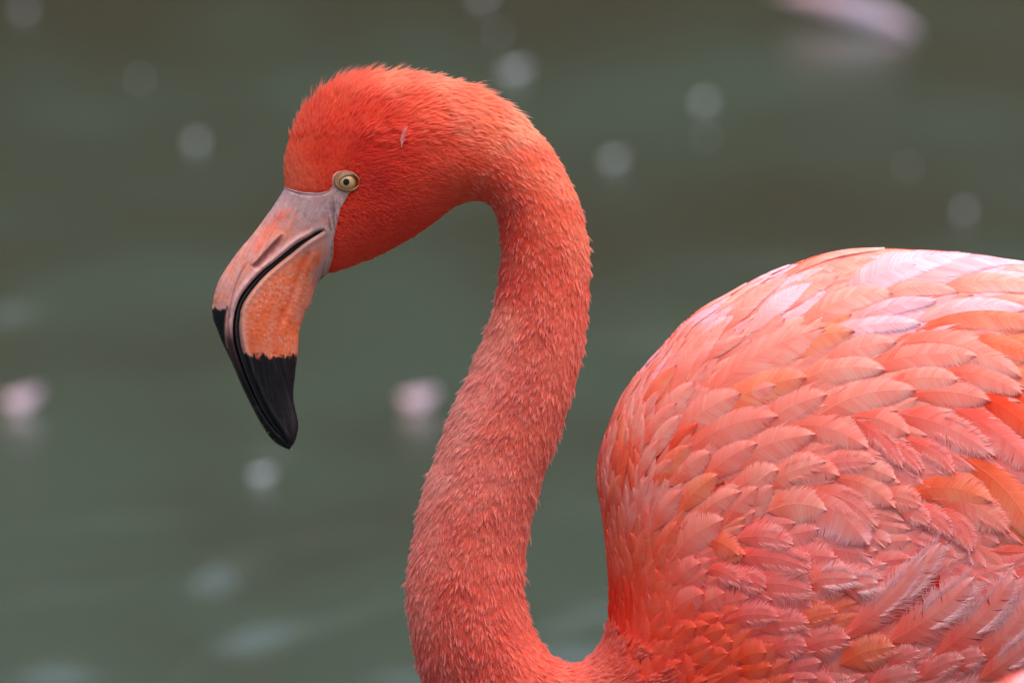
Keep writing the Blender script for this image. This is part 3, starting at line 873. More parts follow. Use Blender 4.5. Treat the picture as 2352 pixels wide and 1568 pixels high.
# ------------------------------------------------------------------ eye
def build_eye():
    ex, ey = 798.0, 419.0
    w0 = float(wval(np.array(ex), np.array(ey)))
    R = 28.0
    c = np.array([ex + 1.5, ey + 2, w0 - 19.5])
    f = np.array([-.10, -.06, 1.0]); f /= np.linalg.norm(f)
    u = np.cross([0, 1, 0], f); u /= np.linalg.norm(u); v = np.cross(f, u)

    def cap(name, r, a0, a1, mat, parent, colf=None, rings=14, seg=48):
        vs, cs = [], []
        for i in range(rings + 1):
            a = a0 + (a1 - a0) * i / rings
            for k in range(seg):
                b = 2 * math.pi * k / seg
                vs.append(c + r * (math.cos(a) * f + math.sin(a) * (math.cos(b) * u + math.sin(b) * v)))
                cs.append(colf(math.sin(a) * r, b) if colf else (0, 0, 0))
        F = [(i * seg + k, (i + 1) * seg + k, (i + 1) * seg + (k + 1) % seg, i * seg + (k + 1) % seg) for i in range(rings) for k in range(seg)]
        return mesh_obj(name, L(np.array(vs)), F, mat, parent, col=np.array(cs) if colf else None)
    eye = cap('eye', R, 0.25, math.pi * .6, M_IRIS, root, lambda r, b: (.10, .045, .015))
    eye['label'] = 'round pale yellow eye with a small black pupil'

    def ic(r, b):
        k = float(smooth(13, 21, r)); n = .93 + .14 * random.random()
        base = np.array([.36, .205, .075]) * (1 - k) + np.array([.24, .10, .03]) * k
        g = float(smooth(9.5, 8.5, r)); base = base * (1 - g) + np.array([.44, .27, .13]) * g
        return tuple(base * n)
    cap('iris', R + .35, .06, math.asin(21.5 / R), M_IRIS, eye, ic, rings=20)
    cap('pupil', R + .8, 0.0, math.asin(7.4 / R), M_PUPIL, eye, rings=6)
    # eyelid: a fleshy ring from the inner rim to the skin
    seg, rings = 96, 14
    vs, cs = [], []
    for i in range(rings):
        s = i / (rings - 1)
        for k in range(seg):
            b = 2 * math.pi * k / seg
            cb, sb = math.cos(b), math.sin(b)
            # inner and outer ellipse (outer is drawn toward the bill)
            ri = np.array([802.5 + 21.8 * cb, 421.5 + (15.8 if sb < 0 else 15.0) * sb - 1.5 * cb])
            ro = np.array([797 + 30.5 * cb, 418 + 25 * sb + 1.5 * cb])
            p = ri * (1 - s) + ro * s
            rr = np.array([p[0] - c[0], p[1] - c[1]])
            ball = c[2] + math.sqrt(max(R * R - rr @ rr, 0)) if rr @ rr < R * R else -1e9
            ws = float(wval(np.array(p[0]), np.array(p[1])))
            wi = c[2] + math.sqrt(max((R + 1.0) ** 2 - rr @ rr, 60)) if s < .6 else c[2] + 18
            w = wi * (1 - s) ** 1.5 + (ws + 1.6) * (1 - (1 - s) ** 1.5) + 3.6 * math.sin(math.pi * min(1, s * 1.15)) ** .7
            w += 1.0 * math.sin(s * 26 + 2 * math.sin(b * 2)) * s * (1 - s) * 2
            if i == 0: w = wi - 4
            vs.append((p[0], p[1], w))
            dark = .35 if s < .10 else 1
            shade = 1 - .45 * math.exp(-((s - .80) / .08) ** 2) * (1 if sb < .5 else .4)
            base = np.array([.30, .17, .085]) * (1 - s) + np.array([.34, .15, .10]) * s
            n = .85 + .3 * float(vnoise(np.array(p[0] / 3), np.array(p[1] / 3), 77))
            cs.append(base * dark * shade * n)
    F = [(i * seg + k, i * seg + (k + 1) % seg, (i + 1) * seg + (k + 1) % seg, (i + 1) * seg + k) for i in range(rings - 1) for k in range(seg)]
    mesh_obj('eyelid', L(np.array(vs)), F, M_LID, root, col=np.clip(np.array(cs), 0, 1))


build_eye()

# ------------------------------------------------------------------ feathers of back and wing
# palettes: root, middle, edge, shaft
PAL = {
    'G': ((.74, .03, .008), (.74, .03, .008), (.78, .05, .018), (.76, .04, .015)),
    'P': ((.93, .25, .21), (.94, .44, .49), (.94, .57, .66), (.94, .64, .71)),
    'S': ((.93, .14, .075), (.94, .31, .235), (.94, .45, .40), (.94, .55, .50)),
    'O': ((.93, .085, .02), (.94, .21, .085), (.94, .33, .24), (.94, .42, .32)),
    'R': ((.90, .045, .010), (.92, .09, .024), (.92, .15, .07), (.92, .18, .09)),
    'W': ((.92, .09, .04), (.93, .31, .26), (.93, .66, .68), (.93, .52, .48)),
    'D': ((.92, .11, .07), (.93, .24, .21), (.93, .53, .51), (.93, .43, .37)),
}


def feather_geo(spine, nrm, width, pal, fray, nb=46, camber=4.0, seed=0, shaft=1.0, colvar=1.0, split=1.0):
    """a vane made of barbs. spine (k,3) sheet units, nrm (k,3) outward. Returns verts, tris, colours"""
    rg = np.random.default_rng(seed)
    k = len(spine)
    u = np.linspace(0, 1, k)

    def at(arr, s): return np.stack([np.interp(s, u, arr[:, q]) for q in range(3)], -1)
    T = np.gradient(spine, axis=0); T /= np.maximum(np.linalg.norm(T, axis=1)[:, None], 1e-6)
    Bn = np.cross(nrm, T); Bn /= np.maximum(np.linalg.norm(Bn, axis=1)[:, None], 1e-6)
    length = np.linalg.norm(np.diff(spine, axis=0), axis=1).sum()
    s0 = np.linspace(.04, .995, nb) ** .92
    half = width / 2
    V, F, C = [], [], []
    root_c, mid_c, edge_c, sh_c = [np.array(q) for q in pal]

    pt = rg.uniform(.44, .60); pe = rg.uniform(.52, .74)

    def prof(s):
        a = .35 + .65 * smooth(0, .5, s)
        b = np.clip(1 - (np.clip(s - pt, 0, 1) / (1.005 - pt)) ** 2.0, 0, 1) ** pe
        return a * b
    for side in (-1, 1):
        asym = 1.0 if side > 0 else rg.uniform(.8, 1.0)
        lead = (.17 + .05 * rg.random())
        wob = np.interp(np.arange(nb), np.sort(np.r_[0, nb, rg.uniform(0, nb, 6)]), rg.normal(0, .012, 8))
        s_end = np.clip(s0 + lead * np.sqrt(np.clip(1 - s0, 0, 1)) + .0, 0, 1.0)
        # splits: groups of barbs part from their neighbours
        brk = np.cumsum(rg.random(nb) < .09 * split)
        grp = rg.normal(0, .020 * split, brk.max() + 1)[brk]
        hw = half * asym * prof(s_end) * (1 + wob * 2)
        hw = np.maximum(hw, .8)
        rr = np.array([0, .32, .62, .84, 1.0])
        jl = 1 + rg.normal(0, .015 + .035 * fray, nb) + max(fray - .3, 0) * .22 * rg.random(nb)
        sr = s0[:, None] + (s_end - s0 + grp * 1.0)[:, None] * (rr[None, :] ** 1.25)
        sr = np.clip(sr, 0, 1.12)
        P = at(spine, sr) + at(Bn, sr) * (side * hw[:, None] * rr[None, :] * np.where(rr > .7, jl[:, None], 1.0))[..., None]
        over = np.clip(sr - 1, 0, 1)
        P = P + T[-1] * (over * length)[..., None]
        Nn = at(nrm, np.clip(sr, 0, 1))
        P = P - Nn * (camber * rr[None, :] ** 2)[..., None]
        P = P + Nn * (rg.normal(0, .05 + .7 * max(fray - .2, 0), nb)[:, None] * rr[None, :] ** 4)[..., None] + Nn * (.06 * np.arange(nb) / nb)[:, None, None]
        ex = (rg.normal(0, 1.0, (nb, 1)) * fray * 1.3 * (rr[None, :] ** 4)); P = P + T[-1] * ex[..., None]
        # half thickness of each barb along the shaft
        sp = length / nb * .60
        th = sp * np.array([1.2, 1.2, 1.1, max(.95 - .38 * fray, .32), .15])[None, :] * np.ones((nb, 1))
        Tt = at(T, np.clip(sr, 0, 1))
        v1 = P - Tt * th[..., None]; v2 = P + Tt * th[..., None] + Nn * .10
        base = sum(len(q) for q in V)
        vv = np.stack([v1, v2], 2).reshape(-1, 3)         # nb*5*2
        V.append(vv)
        i = np.arange(nb)[:, None] * 10 + np.arange(4)[None, :] * 2 + base
        f = np.stack([i, i + 2, i + 3, i + 1], -1).reshape(-1, 4)
        F.append(f if side > 0 else f[:, ::-1])
        t = np.clip(sr, 0, 1)
        e = np.clip(rr[None, :] ** 4 * (.35 + .65 * t) + .25 * rr[None, :] * t, 0, 1)
        e = np.maximum(e, smooth(.80, 1.0, t) * .6)
        r0 = smooth(.62, .15, t)  # redder root end: shade beneath overlapping feathers put into the colour
        c = mid_c * (1 - e[..., None]) + edge_c * e[..., None]
        c = c * (1 - .7 * r0[..., None]) + root_c * .7 * r0[..., None]
        streak = 1 + .07 * rg.normal(size=(nb, 1)) * colvar + .06 * np.repeat(rg.normal(size=(nb // 6 + 2)), 6)[:nb, None]
        c = c * np.stack([np.ones((nb, 5)), streak * np.ones((1, 5)), streak * np.ones((1, 5))], -1)
        C.append(np.repeat(c.reshape(-1, 3), 2, 0))
    # shaft
    m = 14
    ss = np.linspace(0, .94, m)
    P = at(spine, ss); Nn = at(nrm, ss); Bs = at(Bn, ss)
    th = (1.15 * (1 - ss) + .25)[:, None] * (.55 + width / 160)
    base = sum(len(q) for q in V)
    V.append(np.stack([P - Bs * th + Nn * .2, P + Nn * (.35 * shaft + .35), P + Bs * th + Nn * .2], 1).reshape(-1, 3))
    i = np.arange(m - 1)[:, None] * 3 + np.arange(2)[None, :] + base
    F.append(np.stack([i, i + 1, i + 4, i + 3], -1).reshape(-1, 4))
    fade = (smooth(0, .15, ss) * shaft)[:, None]
    rt = smooth(.72, .22, ss)[:, None] * .6
    C.append(np.repeat((mid_c * (1 - fade) + sh_c * fade) * (1 - rt) + root_c * rt, 3, 0))
    return np.vstack(V), np.vstack(F), np.clip(np.vstack(C), 0, .95)


A_, B_, C_, D_ = (1460, 580), (1960, 580), (1440, 1107), (1960, 1107)
HAND = []


def hf(crop, rows):
    for r in rows:
        bx, by, tx, ty, w, pal = r[:6]
        bend = r[6] if len(r) > 6 else .08
        fray = r[7] if len(r) > 7 else .35
        q = [((crop[0] + bx / 2.6133) * K, (crop[1] + by / 2.6133) * K), ((crop[0] + tx / 2.6133) * K, (crop[1] + ty / 2.6133) * K)]
        HAND.append((q[0], q[1], w / 2.6133 * K, pal, bend, fray))


# base x, y, tip x, y (read off four enlarged quarters of the plumage), width, palette, bend, fray
hf(A_, [(1000, 400, 1335, 215, 100, 'P'), (690, 580, 1060, 335, 110, 'S'), (560, 730, 900, 470, 100, 'P'), (330, 990, 505, 765, 70, 'P'), (420, 930, 590, 715, 80, 'S'),
        (220, 1200, 380, 930, 80, 'S'), (880, 680, 1320, 290, 130, 'S'), (1100, 640, 1490, 330, 130, 'P'), (740, 740, 980, 545, 90, 'P'), (570, 1040, 830, 640, 120, 'S'),
        (680, 950, 940, 560, 110, 'S'), (800, 830, 1050, 680, 80, 'S'), (800, 1120, 1560, 620, 190, 'S', .1), (800, 1270, 1440, 945, 190, 'O', .12, .5), (1050, 960, 1568, 640, 190, 'S', .1),
        (680, 1430, 1250, 1200, 190, 'S', .1, .7), (960, 1540, 1500, 1315, 190, 'S', .1, .8), (600, 1330, 1020, 1050, 160, 'S'), (1120, 1290, 1568, 1060, 170, 'S', .08, .8), (390, 1180, 600, 870, 110, 'O'),
        (400, 1370, 600, 1115, 100, 'S'), (130, 1330, 300, 1000, 80, 'S'), (215, 1640, 305, 1370, 80, 'R'), (360, 1600, 490, 1355, 70, 'S'), (490, 1630, 690, 1390, 110, 'O'),
        (600, 1630, 820, 1440, 120, 'S', .08, .6), (800, 1600, 1120, 1375, 150, 'S'), (560, 1420, 735, 1250, 80, 'R'), (235, 1450, 270, 1170, 60, 'O'), (310, 1400, 400, 1110, 80, 'S'),
        (430, 1480, 620, 1200, 100, 'S'), (1180, 1640, 1568, 1490, 160, 'S', .05, 1), (960, 1130, 1240, 1000, 120, 'S'), (500, 1250, 720, 980, 110, 'S')])
hf(B_, [(0, 300, 650, 110, 130, 'S', .1), (430, 420, 1200, 150, 230, 'P', .12), (720, 420, 1568, 200, 250, 'P', .15), (380, 450, 850, 215, 190, 'P', .1), (-100, 560, 340, 290, 150, 'S', .1),
        (120, 640, 700, 400, 150, 'S', .14), (560, 460, 1130, 395, 100, 'S', .12), (1000, 440, 1640, 380, 140, 'S', .15), (420, 620, 980, 455, 100, 'P', .1), (880, 590, 1568, 500, 110, 'P', .1),
        (-60, 840, 450, 650, 190, 'O', .12), (200, 720, 880, 600, 100, 'P', .08, .8), (270, 870, 720, 720, 150, 'S', .1, .5), (930, 640, 1640, 610, 160, 'O', .12, .5), (540, 900, 1240, 810, 160, 'S', .08, .8),
        (100, 990, 640, 900, 150, 'S', .12), (700, 760, 1520, 940, 150, 'S', .14, .6), (1120, 740, 1640, 830, 130, 'O', .1), (200, 1230, 840, 1030, 185, 'S', .12, .4), (660, 1000, 1110, 965, 140, 'S', .08),
        (820, 1060, 1325, 1100, 160, 'S', .08, .6), (1020, 920, 1525, 1050, 130, 'S', .1, .5), (1270, 1080, 1640, 1340, 140, 'R', .08), (760, 1200, 1340, 1450, 200, 'D', .08, 1),
        (1120, 1180, 1620, 1560, 180, 'D', .08, .8), (460, 1210, 790, 1310, 150, 'S', .1, .6), (20, 1280, 525, 1400, 150, 'S', .12, .8), (200, 1560, 575, 1500, 130, 'D', .1, .9), (460, 1240, 750, 1530, 110, 'D', .1, 1),
        (620, 1360, 875, 1560, 110, 'D', .1, 1), (780, 1360, 1090, 1560, 120, 'D', .1, 1)])
hf(C_, [(285, 350, 340, 10, 70, 'R'), (380, 450, 480, 205, 70, 'S'), (520, 240, 740, 10, 100, 'O'), (620, 260, 870, 55, 120, 'S', .08, .7), (680, 430, 920, 200, 130, 'O', .08, .5),
        (800, 490, 1070, 310, 130, 'S', .1, .8), (980, 500, 1180, 280, 130, 'S', .08, .8), (1050, 290, 1310, 170, 140, 'S', .08, .8), (510, 550, 690, 300, 110, 'S', .08, .6), (640, 740, 955, 490, 170, 'S', .1, .7),
        (340, 600, 395, 370, 70, 'S'), (195, 470, 300, 200, 80, 'O'), (390, 830, 440, 640, 80, 'O'), (520, 790, 660, 510, 110, 'O'), (640, 900, 805, 775, 130, 'S', .08, .6), (640, 1080, 830, 970, 140, 'S', .08, .5),
        (860, 820, 1060, 900, 120, 'D', .1, 1), (1010, 880, 1225, 930, 150, 'D', .1, 1), (1060, 740, 1515, 810, 160, 'D', .08, 1), (1150, 920, 1525, 950, 210, 'D', .08, 1), (1060, 620, 1400, 650, 140, 'D', .1, 1),
        (1270, 440, 1620, 430, 180, 'S', .14, .8), (840, 620, 1050, 720, 130, 'O', .1, .7), (990, 1150, 1310, 1120, 130, 'D', .1, 1), (540, 1300, 620, 1190, 90, 'O'), (620, 1260, 780, 1190, 130, 'O', .1, .5),
        (800, 1270, 960, 1200, 140, 'O', .1, .7), (1200, 1200, 1500, 1160, 150, 'D', .1, 1), (1060, 1400, 1230, 1350, 150, 'O', .1, .8), (1280, 1340, 1490, 1310, 140, 'D', .1, .9)])
hf(D_, [(20, 400, 530, 650, 260, 'W', .18, .8), (160, 330, 585, 530, 180, 'D', .15, 1), (330, 230, 700, 410, 150, 'S', .12, .8), (-20, 190, 340, 205, 150, 'S', .12, .8), (260, 140, 580, 115, 120, 'S', .1, .8),
        (380, 160, 705, 225, 130, 'S', .1, .8), (640, 350, 870, 395, 130, 'S', .1, .9), (740, 430, 925, 510, 110, 'D', .1, 1), (840, 430, 1075, 590, 130, 'D', .1, 1), (1000, 440, 1200, 690, 140, 'D', .12, 1),
        (840, 320, 1335, 375, 180, 'O', .12, .7), (1000, 380, 1445, 570, 190, 'S', .14, .9), (1180, 130, 1640, 640, 190, 'O', .1, .6), (120, 900, 455, 870, 170, 'W', .06, 1.3), (380, 930, 590, 900, 170, 'W', .05, 1.4),
        (540, 1120, 1000, 640, 170, 'W', -.06, 1.5), (380, 1230, 900, 720, 150, 'W', -.05, 1.3), (700, 1250, 1220, 860, 210, 'W', -.06, 1.6), (1000, 1330, 1475, 860, 190, 'W', -.06, 1.6), (1250, 1380, 1620, 960, 200, 'W', -.06, 1.5),
        (120, 1330, 415, 1260, 170, 'D', .08, 1.1), (380, 1420, 700, 1310, 180, 'O', .08, 1), (680, 1440, 865, 1340, 130, 'D', .08, 1.1), (-60, 960, 165, 930, 190, 'D', .08, 1.2), (-60, 780, 155, 800, 150, 'D', .1, 1.1),
        (880, 1520, 1145, 1390, 140, 'D', .08, 1), (1080, 1440, 1290, 1370, 140, 'D', .08, 1), (80, 1170, 330, 1090, 110, 'O', .08, .9), (1280, 1500, 1640, 1200, 170, 'W', -.05, 1.4), (560, 1560, 860, 1480, 150, 'D', .05, 1)])

hf(D_, [(790, 1010, 990, 850, 110, 'G', 0, .2)])
# lie, size and colour of the feathers that fill in between: from the hand-read ones
FC = []
PN = 'PSORD'
for (b, t, w, pal, bend, fray) in HAND:
    if pal == 'G': continue
    dx, dy = t[0] - b[0], t[1] - b[1]; l = math.hypot(dx, dy)
    FC.append([(b[0] + t[0]) / 2, (b[1] + t[1]) / 2, dx / l, dy / l, l, w, fray] + [1.0 if pal.replace('W', 'D') == q else 0.0 for q in PN])
# chest and the parts outside the frame
for r in [(1440, 1300, .1, -1, 88, 30, .3, 'O'), (1430, 1420, .15, -1, 78, 28, .3, 'R'), (1500, 1440, .2, -1, 80, 32, .4, 'O'), (1400, 1150, .08, -1, 95, 32, .3, 'S'), (1385, 1080, .12, -1, 100, 36, .3, 'S'),
          (1450, 1200, .1, -1, 95, 34, .3, 'O'), (1560, 1500, .5, -.6, 60, 34, .5, 'O'), (1700, 1560, .9, -.4, 80, 46, .7, 'O'), (1900, 1650, .9, -.4, 90, 50, .8, 'D'), (1600, 1650, .8, -.3, 80, 40, .6, 'R'),
          (1520, 1320, .3, -1, 85, 38, .4, 'O'), (1580, 1400, .5, -.8, 80, 44, .5, 'O'), (1460, 900, .5, -.8, 80, 32, .2, 'S'), (1560, 780, .6, -.7, 85, 36, .2, 'S'), (1420, 1000, .3, -1, 75, 30, .2, 'S'),
          (2450, 900, 1, .5, 190, 60, .5, 'O'), (2600, 1200, .8, .8, 200, 70, .6, 'S'), (2700, 900, 1, .5, 220, 70, .5, 'P'), (2500, 1500, .9, -.3, 160, 70, 1, 'D'), (2900, 1200, 1, .4, 240, 70, .5, 'S'), (3300, 1250, 1, .3, 260, 60, .5, 'R'),
          (2300, 1700, 1, -.3, 120, 60, 1, 'D')]:
    FC.append([*r[:7]] + [1.0 if r[7] == q else 0.0 for q in PN])
FC = np.array(FC, float)


def march(p0, d2, length, n, sgn=1):
    """walk over the surface from p0 in sheet direction d2"""
    P = [p0]; p = p0.copy(); step = length / (n - 1)
    d = np.array([d2[0], d2[1], 0.0])
    for _ in range(n - 1):
        N = normal(p)
        t = d - N * (d @ N)
        l = np.linalg.norm(t)
        if l < .15: t = t + np.cross(N, [0, 0, 1.0]) * .2; l = np.linalg.norm(t)
        p = project(p + t / l * step, 2)
        P.append(p)
    return np.array(P)


def make_feather(spine, N, w, palname, fray, seed, nb, lo, hi, mixpal=None):
    k = len(spine); s = np.linspace(0, 1, k)
    rise = lo + (hi - lo) * s ** 1.15
    sp = spine + N * rise[:, None]
    rg = random.Random(seed)
    pal = mixpal if mixpal is not None else PAL[palname]
    v = rg.uniform(.88, 1.12)
    cx_, cy_ = spine[k // 2, 0], spine[k // 2, 1]
    v *= 1 - .50 * float(smooth(1050, 1500, cy_) * smooth(2000, 1550, cx_)) + .30 * float(smooth(950, 620, cy_))  # redder low chest; paler upper back, overhead light partly in the colour
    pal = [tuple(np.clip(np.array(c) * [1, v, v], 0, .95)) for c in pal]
    return feather_geo(sp, N, w, pal, fray, nb=nb, camber=1.0 + w * .045, seed=seed, shaft=rg.uniform(.0, .8) ** 1.5, split=.15 + .9 * max(fray - .3, 0))


def near_pal(x, y):
    wt = idw(FC, np.array([x]), np.array([y]), e=70, p=1.6)[0][5:10]; wt = wt / wt.sum()
    return [sum(wt[j] * np.array(PAL[PN[j]][c]) for j in range(5)) for c in range(4)]


fid = 0
for i, (b, t, w, pal, bend, fray) in enumerate(HAND):
    k = 12; s = np.linspace(0, 1, k)
    b = np.array(b); t = np.array(t); d = t - b; l = math.hypot(*d); nrm2 = np.array([d[1], -d[0]]) / l
    if d[0] < 0: nrm2 = -nrm2
    # extend the root under the feathers before it
    xy = b - d * .12 + d * 1.12 * s[:, None] + nrm2 * (np.sin(math.pi * s) * bend * l)[:, None]
    p = np.column_stack([xy, np.maximum(wval(xy[:, 0], xy[:, 1]), 25)])
    p = project(p, 6)
    p[:, 2] = np.maximum(p[:, 2], 3)
    N = normal(p)
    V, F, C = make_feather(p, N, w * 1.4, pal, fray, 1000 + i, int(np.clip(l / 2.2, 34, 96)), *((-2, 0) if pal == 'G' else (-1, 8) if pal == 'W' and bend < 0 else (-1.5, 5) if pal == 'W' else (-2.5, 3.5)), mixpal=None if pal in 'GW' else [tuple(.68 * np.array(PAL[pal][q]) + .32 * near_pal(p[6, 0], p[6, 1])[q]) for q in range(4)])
    mesh_obj('feather', L(V), F, M_FEATHER, root, col=C)
    fid += 1


def fill_feathers():
    global fid
    pts = []
    keep = lambda x, y, w: (x > 1364) & ~((y >= 1440) & (x < 1400 + .45 * (y - 1440))) & (w > -60) & (x < 3500)
    Q = sample_surface(9000, keep, weight=lambda x, y: np.where(x > 2450, .25, np.where(x < 1650, 2.6, 1.0)))
    vals = idw(FC, Q[:, 0], Q[:, 1], e=30, p=2.2)
    acc = []
    cell = {}
    for q, v in zip(Q, vals):
        l, w = v[2], v[3]
        if q[0] < 1700: pass
        r = (.44 * w + .08 * l) * (1.0 if q[0] < 2450 else 1.7)
        ci = (int(q[0] // 60), int(q[1] // 60)); ok = True
        for a in (-1, 0, 1):
            for b in (-1, 0, 1):
                for (o, ro) in cell.get((ci[0] + a, ci[1] + b), ()):
                    if np.sum((o - q) ** 2) < min(r, ro) ** 2: ok = False; break
                if not ok: break
            if not ok: break
        if not ok: continue
        cell.setdefault(ci, []).append((q, r)); acc.append((q, v))
    print('fill feathers', len(acc))
    inview = [a for a in acc if a[0][0] < 2370 and a[0][1] < 1580 and a[0][2] > 0]
    rest = [a for a in acc if not (a[0][0] < 2370 and a[0][1] < 1580 and a[0][2] > 0)]
    inview.sort(key=lambda a: -a[1][2] * a[1][3])
    npart = 296 - fid
    VV, FF, CC = [], [], []; off = 0
    for idx, (q, v) in enumerate(inview + rest):
        rg = random.Random(5000 + idx)
        l = v[2] * rg.uniform(.75, 1.35); w = v[3] * rg.uniform(.85, 1.35)
        low_ = float(smooth(1150, 1400, q[1]))
        l *= 1 + .35 * low_; w *= 1 + .1 * low_; v[4] += .5 * low_
        ang = math.atan2(v[1], v[0]) + rg.gauss(0, .18 + .12 * low_)
        d2 = (math.cos(ang), math.sin(ang))
        sp = march(project(q - np.array([d2[0], d2[1], 0]) * l * .5, 3), d2, l, 9)
        N = normal(sp)
        wt = np.array(v[5:10]) ** 1.8 + 1e-4 + .05 * np.array([rg.random() for _ in range(5)]); wt /= wt.sum()
        pal = [sum(wt[j] * np.array(PAL[PN[j]][c]) for j in range(5)) for c in range(4)]
        small = l < 85
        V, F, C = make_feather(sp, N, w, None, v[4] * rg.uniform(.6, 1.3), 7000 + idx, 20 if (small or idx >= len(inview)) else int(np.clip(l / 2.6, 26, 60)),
                               *((-9, -4) if (q[0] > 1850 and q[1] > 1120 and idx < len(inview)) else (-4, 3) if small else (-7, -1)), mixpal=pal)
        if idx < min(npart, len(inview)):
            mesh_obj('feather', L(V), F, M_FEATHER, root, col=C); fid += 1
        else:
            VV.append(V); FF.append(F + off); CC.append(C); off += len(V)
    if VV:
        o = mesh_obj('small_feathers', L(np.vstack(VV)), np.vstack(FF), M_FEATHER, root, col=np.vstack(CC))
        o['kind'] = 'stuff'


fill_feathers()


def loose_barbs():
    """long hair-like barbs along the fringes of the loosest feathers"""
    rg = np.random.default_rng(12)
    pos, rad, col = [], [], []
    t = np.linspace(0, 1, 6)
    for (b, tp, w, pal, bend, fray) in HAND:
        if fray < .9 or pal == 'G': continue
        b = np.array(b); tp = np.array(tp); d = tp - b; l = math.hypot(*d); dd = d / l
        nv = np.array([dd[1], -dd[0]])
        if dd[0] < 0: nv = -nv
        for k in range(int((26 + l * .5) * (fray - .35) * (1.8 if pal == 'W' else 1))):
            s0 = rg.uniform(.25, .97) ** .8; side = rg.choice([-1, 1])
            c0 = b + d * s0 + nv * math.sin(math.pi * s0) * bend * l
            hw = w * .62 * (1 - max(0, s0 - .6) / .42) ** .6 if s0 < 1 else 1
            ln = w * rg.uniform(.20, .44) * (.35 + .5 * fray)
            curl = rg.normal(0, .25) - .15 * side
            q0 = c0 + nv * side * hw * .45
            an = math.atan2(dd[1], dd[0]); 
            a0 = side * (math.radians(38)) * (-1 if True else 1)
            # direction turned away from the shaft toward this side
            dirs = []
            p = q0.copy(); P = [p.copy()]
            ang = 0.75 + rg.normal(0, .12)
            for j in range(5):
                v = dd * math.cos(ang) + nv * side * math.sin(ang)
                p = p + v * ln / 5 * 1.3; P.append(p.copy()); ang -= .13 + curl * .15
            P = np.array(P)
            lift = (5 if pal == 'W' else 2.5) + rg.uniform(0, 3)
            z = np.maximum(wval(P[:, 0], P[:, 1]), 6)
            pp = np.column_stack([P, z]); N = normal(pp)
            pos.append(pp + N * (2.0 + lift * t)[:, None])
            rad.append(.40 * (1 - .7 * t) * S)
            col.append(np.array([.92, .62, .63] if pal == 'W' else [.88, .42, .38]) * rg.uniform(.85, 1.1) * (1 if pal in 'DW' else np.array([1, .85, .8])))
    pos = np.array(pos); n = len(pos)
    o = curves_obj('loose_barbs', L(pos), np.array(rad), np.repeat(np.array(col)[:, None, :], 6, 1), M_FEATHER, root)
    o['kind'] = 'stuff'


loose_barbs()


# ------------------------------------------------------------------ legs, below the frame, standing in the pond
def tube(pts, rad, seg=14):
    pts = np.asarray(pts, float); V, F = [], []
    for i, p in enumerate(pts):
        for k in range(seg):
            a = 2 * math.pi * k / seg
            V.append(p + rad[i] * np.array([math.cos(a), math.sin(a), 0]))
    for i in range(len(pts) - 1):
        for k in range(seg):
            F.append((i * seg + k, i * seg + (k + 1) % seg, (i + 1) * seg + (k + 1) % seg, (i + 1) * seg + k))
    return np.array(V), F


for sgn in (-1, 1):
    top = to_world([2020, 1860, 60.0 * sgn])
    pts = [top + [0, 0, .02], top + [.005, 0, -.08], top + [.03, 0, -.30], top + [.035, 0, -.33], top + [.03, 0, -.36], [top[0] + .01, top[1], -.10], [top[0] - .02, top[1], -.12]]
    V, F = tube(pts, [.028, .013, .007, .011, .008, .0065, .012])
    mesh_obj('leg', V - ROOT, F, M_LEG, root)


# ------------------------------------------------------------------ loose down feather caught on the head
def small_feather(name, spine, nrm, w, pal, fray, nb, mat, seed):
    V, F, C = feather_geo(np.asarray(spine, float), np.asarray(nrm, float), w, pal, fray, nb=nb, camber=1.5, seed=seed, shaft=.6, split=1.6)
    return V, F, C


WHITE = ((.58, .60, .64), (.62, .65, .70), (.66, .69, .74), (.62, .64, .70))
PALEPINK = ((.72, .42, .42), (.70, .52, .60), (.70, .60, .74), (.70, .60, .74))


def caught_down():
    rg = np.random.default_rng(4)
    n, k = 54, 5
    t = np.linspace(0, 1, k)
    pos = np.zeros((n, k, 3)); rad = np.zeros((n, k)); col = np.zeros((n, k, 3))
    for i in range(n):
        s0 = rg.uniform(0, .85); side = -1 if i % 2 else 1
        ln = rg.uniform(8, 16) * (1.1 - .6 * s0)
        x = 923 + 9 * s0 + side * ln * .42 * t ** .9 + 3 * t
        y = 335 - 44 * s0 - ln * t + (0 if i > 2 else -20 * t)
        if i < 3: x = 923 + 9 * t; y = 340 - 52 * t
        pos[i] = np.column_stack([x, y, wval(x, y) + 9 + 6 * t * s0 + rg.normal(0, 1)])
        rad[i] = (.42 if i > 2 else .6) * S * (1.1 - t * .7)
        col[i] = np.array([.88, .46, .43]) * rg.uniform(.9, 1.05)
    base = to_world(pos[0, 0])
    o = curves_obj('down_feather', to_world(pos) - base, rad, col, M_HAIR, None)
    o.location = base
    tag(o, 'tiny pale down feather stuck upright on the side of the flamingo\'s head', 'feather')


caught_down()

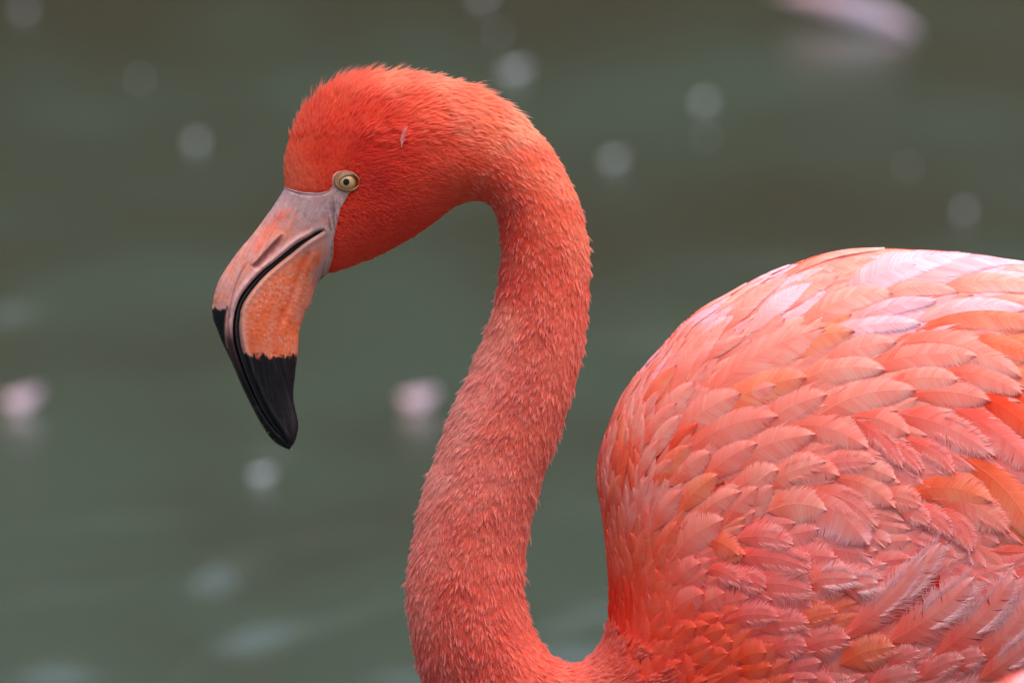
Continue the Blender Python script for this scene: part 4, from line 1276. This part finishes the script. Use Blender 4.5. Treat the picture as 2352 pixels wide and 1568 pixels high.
# ------------------------------------------------------------------ feathers afloat on the pond behind the bird
# sheet x, y, length m, width m, turn deg, rise, palette, label
AFLOAT = [
    (55, 32, .018, .012, 20, .013, 'w', 'small pale feather on the water in the top left corner'),
    (322, 190, .011, .008, 70, .009, 'w', 'faintest small feather on the brown water left of the flamingo\'s crown'),
    (450, 335, .019, .013, 40, .015, 'w', 'pale round feather on the water left of the flamingo\'s forehead'),
    (1107, 3, .020, .013, 10, .015, 'w', 'small pale feather cut by the top edge above the flamingo\'s nape'),
    (1145, 85, .010, .008, 60, .010, 'w', 'dim small feather just above the brighter one over the nape'),
    (1182, 174, .038, .016, 8, .020, 'w', 'bright white feather on the water above the back of the neck'),
    (1617, 243, .021, .014, 30, .016, 'w', 'pale round feather on the water high above the flamingo\'s shoulder'),
    (1410, 377, .024, .014, 15, .016, 'w', 'pale feather on the water just right of the neck bend'),
    (2086, 393, .010, .008, 80, .009, 'w', 'dim small feather on the water above the flamingo\'s back'),
    (2214, 497, .016, .011, 60, .018, 'w', 'pale upright feather on the water close above the back at right'),
    (48, 942, .036, .022, 5, .028, 'p', 'bright white and pink feather on the water at the left edge'),
    (960, 940, .036, .022, 3, .020, 'p', 'pale pink feather on the water left of the mid neck'),
    (602, 1102, .026, .014, 10, .014, 'w', 'dim bluish feather on the water below the bill tip'),
    (1620, 318, .008, .006, 10, .006, 'w', 'tiny dim feather right below the round feather above the shoulder'),
]


def afloat(px, py, ln, wd, turn, rise, kind, label, seed):
    k_ = .62 if kind == 'w' else .85
    ln, wd, rise = ln * k_ * 1.1, wd * k_, rise * k_ * .55
    c = water_at(px, py)
    k = 10; s = np.linspace(0, 1, k)
    a = math.radians(turn)
    # curled up like a little boat: both ends above the water
    x = (s - .5) * ln
    z = .0015 + rise * (np.abs(s - .35) / .65) ** 1.6 + rise * .25
    sp = np.column_stack([x * math.cos(a), x * math.sin(a), z])
    T = np.gradient(sp, axis=0); T /= np.linalg.norm(T, axis=1)[:, None]
    side = np.array([-math.sin(a), math.cos(a), 0.0]) * .55 + np.array([0, 0, .84])
    N = np.cross(T, side); N /= np.linalg.norm(N, axis=1)[:, None]
    V, F, C = feather_geo(sp * 1000, N, wd * 1000, WHITE if kind == 'w' else PALEPINK, 1.0, nb=24, camber=2.0, seed=seed, shaft=.5, split=1)
    V = V / 1000
    V[:, 2] -= min(V[:, 2].min() + .001, 0)
    o = mesh_obj('floating_feather', V, F, M_FLOAT, None, col=C)
    o.location = (c[0], c[1], 0)
    tag(o, label, 'feather', group='feathers floating on the pond')
    return o


for i, r in enumerate(AFLOAT):
    afloat(*r, seed=300 + i)


def long_feather():
    """the long pale wing feather drifting at the top right"""
    c = water_at(1935, 62)
    k = 14; s = np.linspace(0, 1, k)
    x = (s - .5) * .150
    sp = np.column_stack([x, -.14 * s + .07, .003 + .026 * (1 - s) + .006 * np.sin(s * math.pi)])
    T = np.gradient(sp, axis=0); T /= np.linalg.norm(T, axis=1)[:, None]
    side = np.array([0, .5, .86]); N = np.cross(T, side); N /= np.linalg.norm(N, axis=1)[:, None]
    V, F, C = feather_geo(sp[::1] * 1000, N, 26, PALEPINK, .8, nb=60, camber=3, seed=77, shaft=1, split=1)
    o = mesh_obj('floating_feather', V / 1000, F, M_FLOAT, None, col=C)
    o.location = (c[0], c[1], 0)
    tag(o, 'long lilac pink wing feather lying on the dark water at top right', 'feather', group='feathers floating on the pond')


long_feather()


# ------------------------------------------------------------------ a second flamingo, nearer the lens and mostly out of the picture
def second_bird():
    r = root.copy(); COL.objects.link(r)
    for ch in list(root.children):
        c = ch.copy(); COL.objects.link(c); c.parent = r
        for g in list(ch.children):
            d = g.copy(); COL.objects.link(d); d.parent = c
    r.location = (0.430, -0.96, -0.12)
    r.rotation_euler = (0, 0, math.pi)
    tag(r, 'blurred pink flamingo in front, only its back in the bottom right corner')


second_bird()
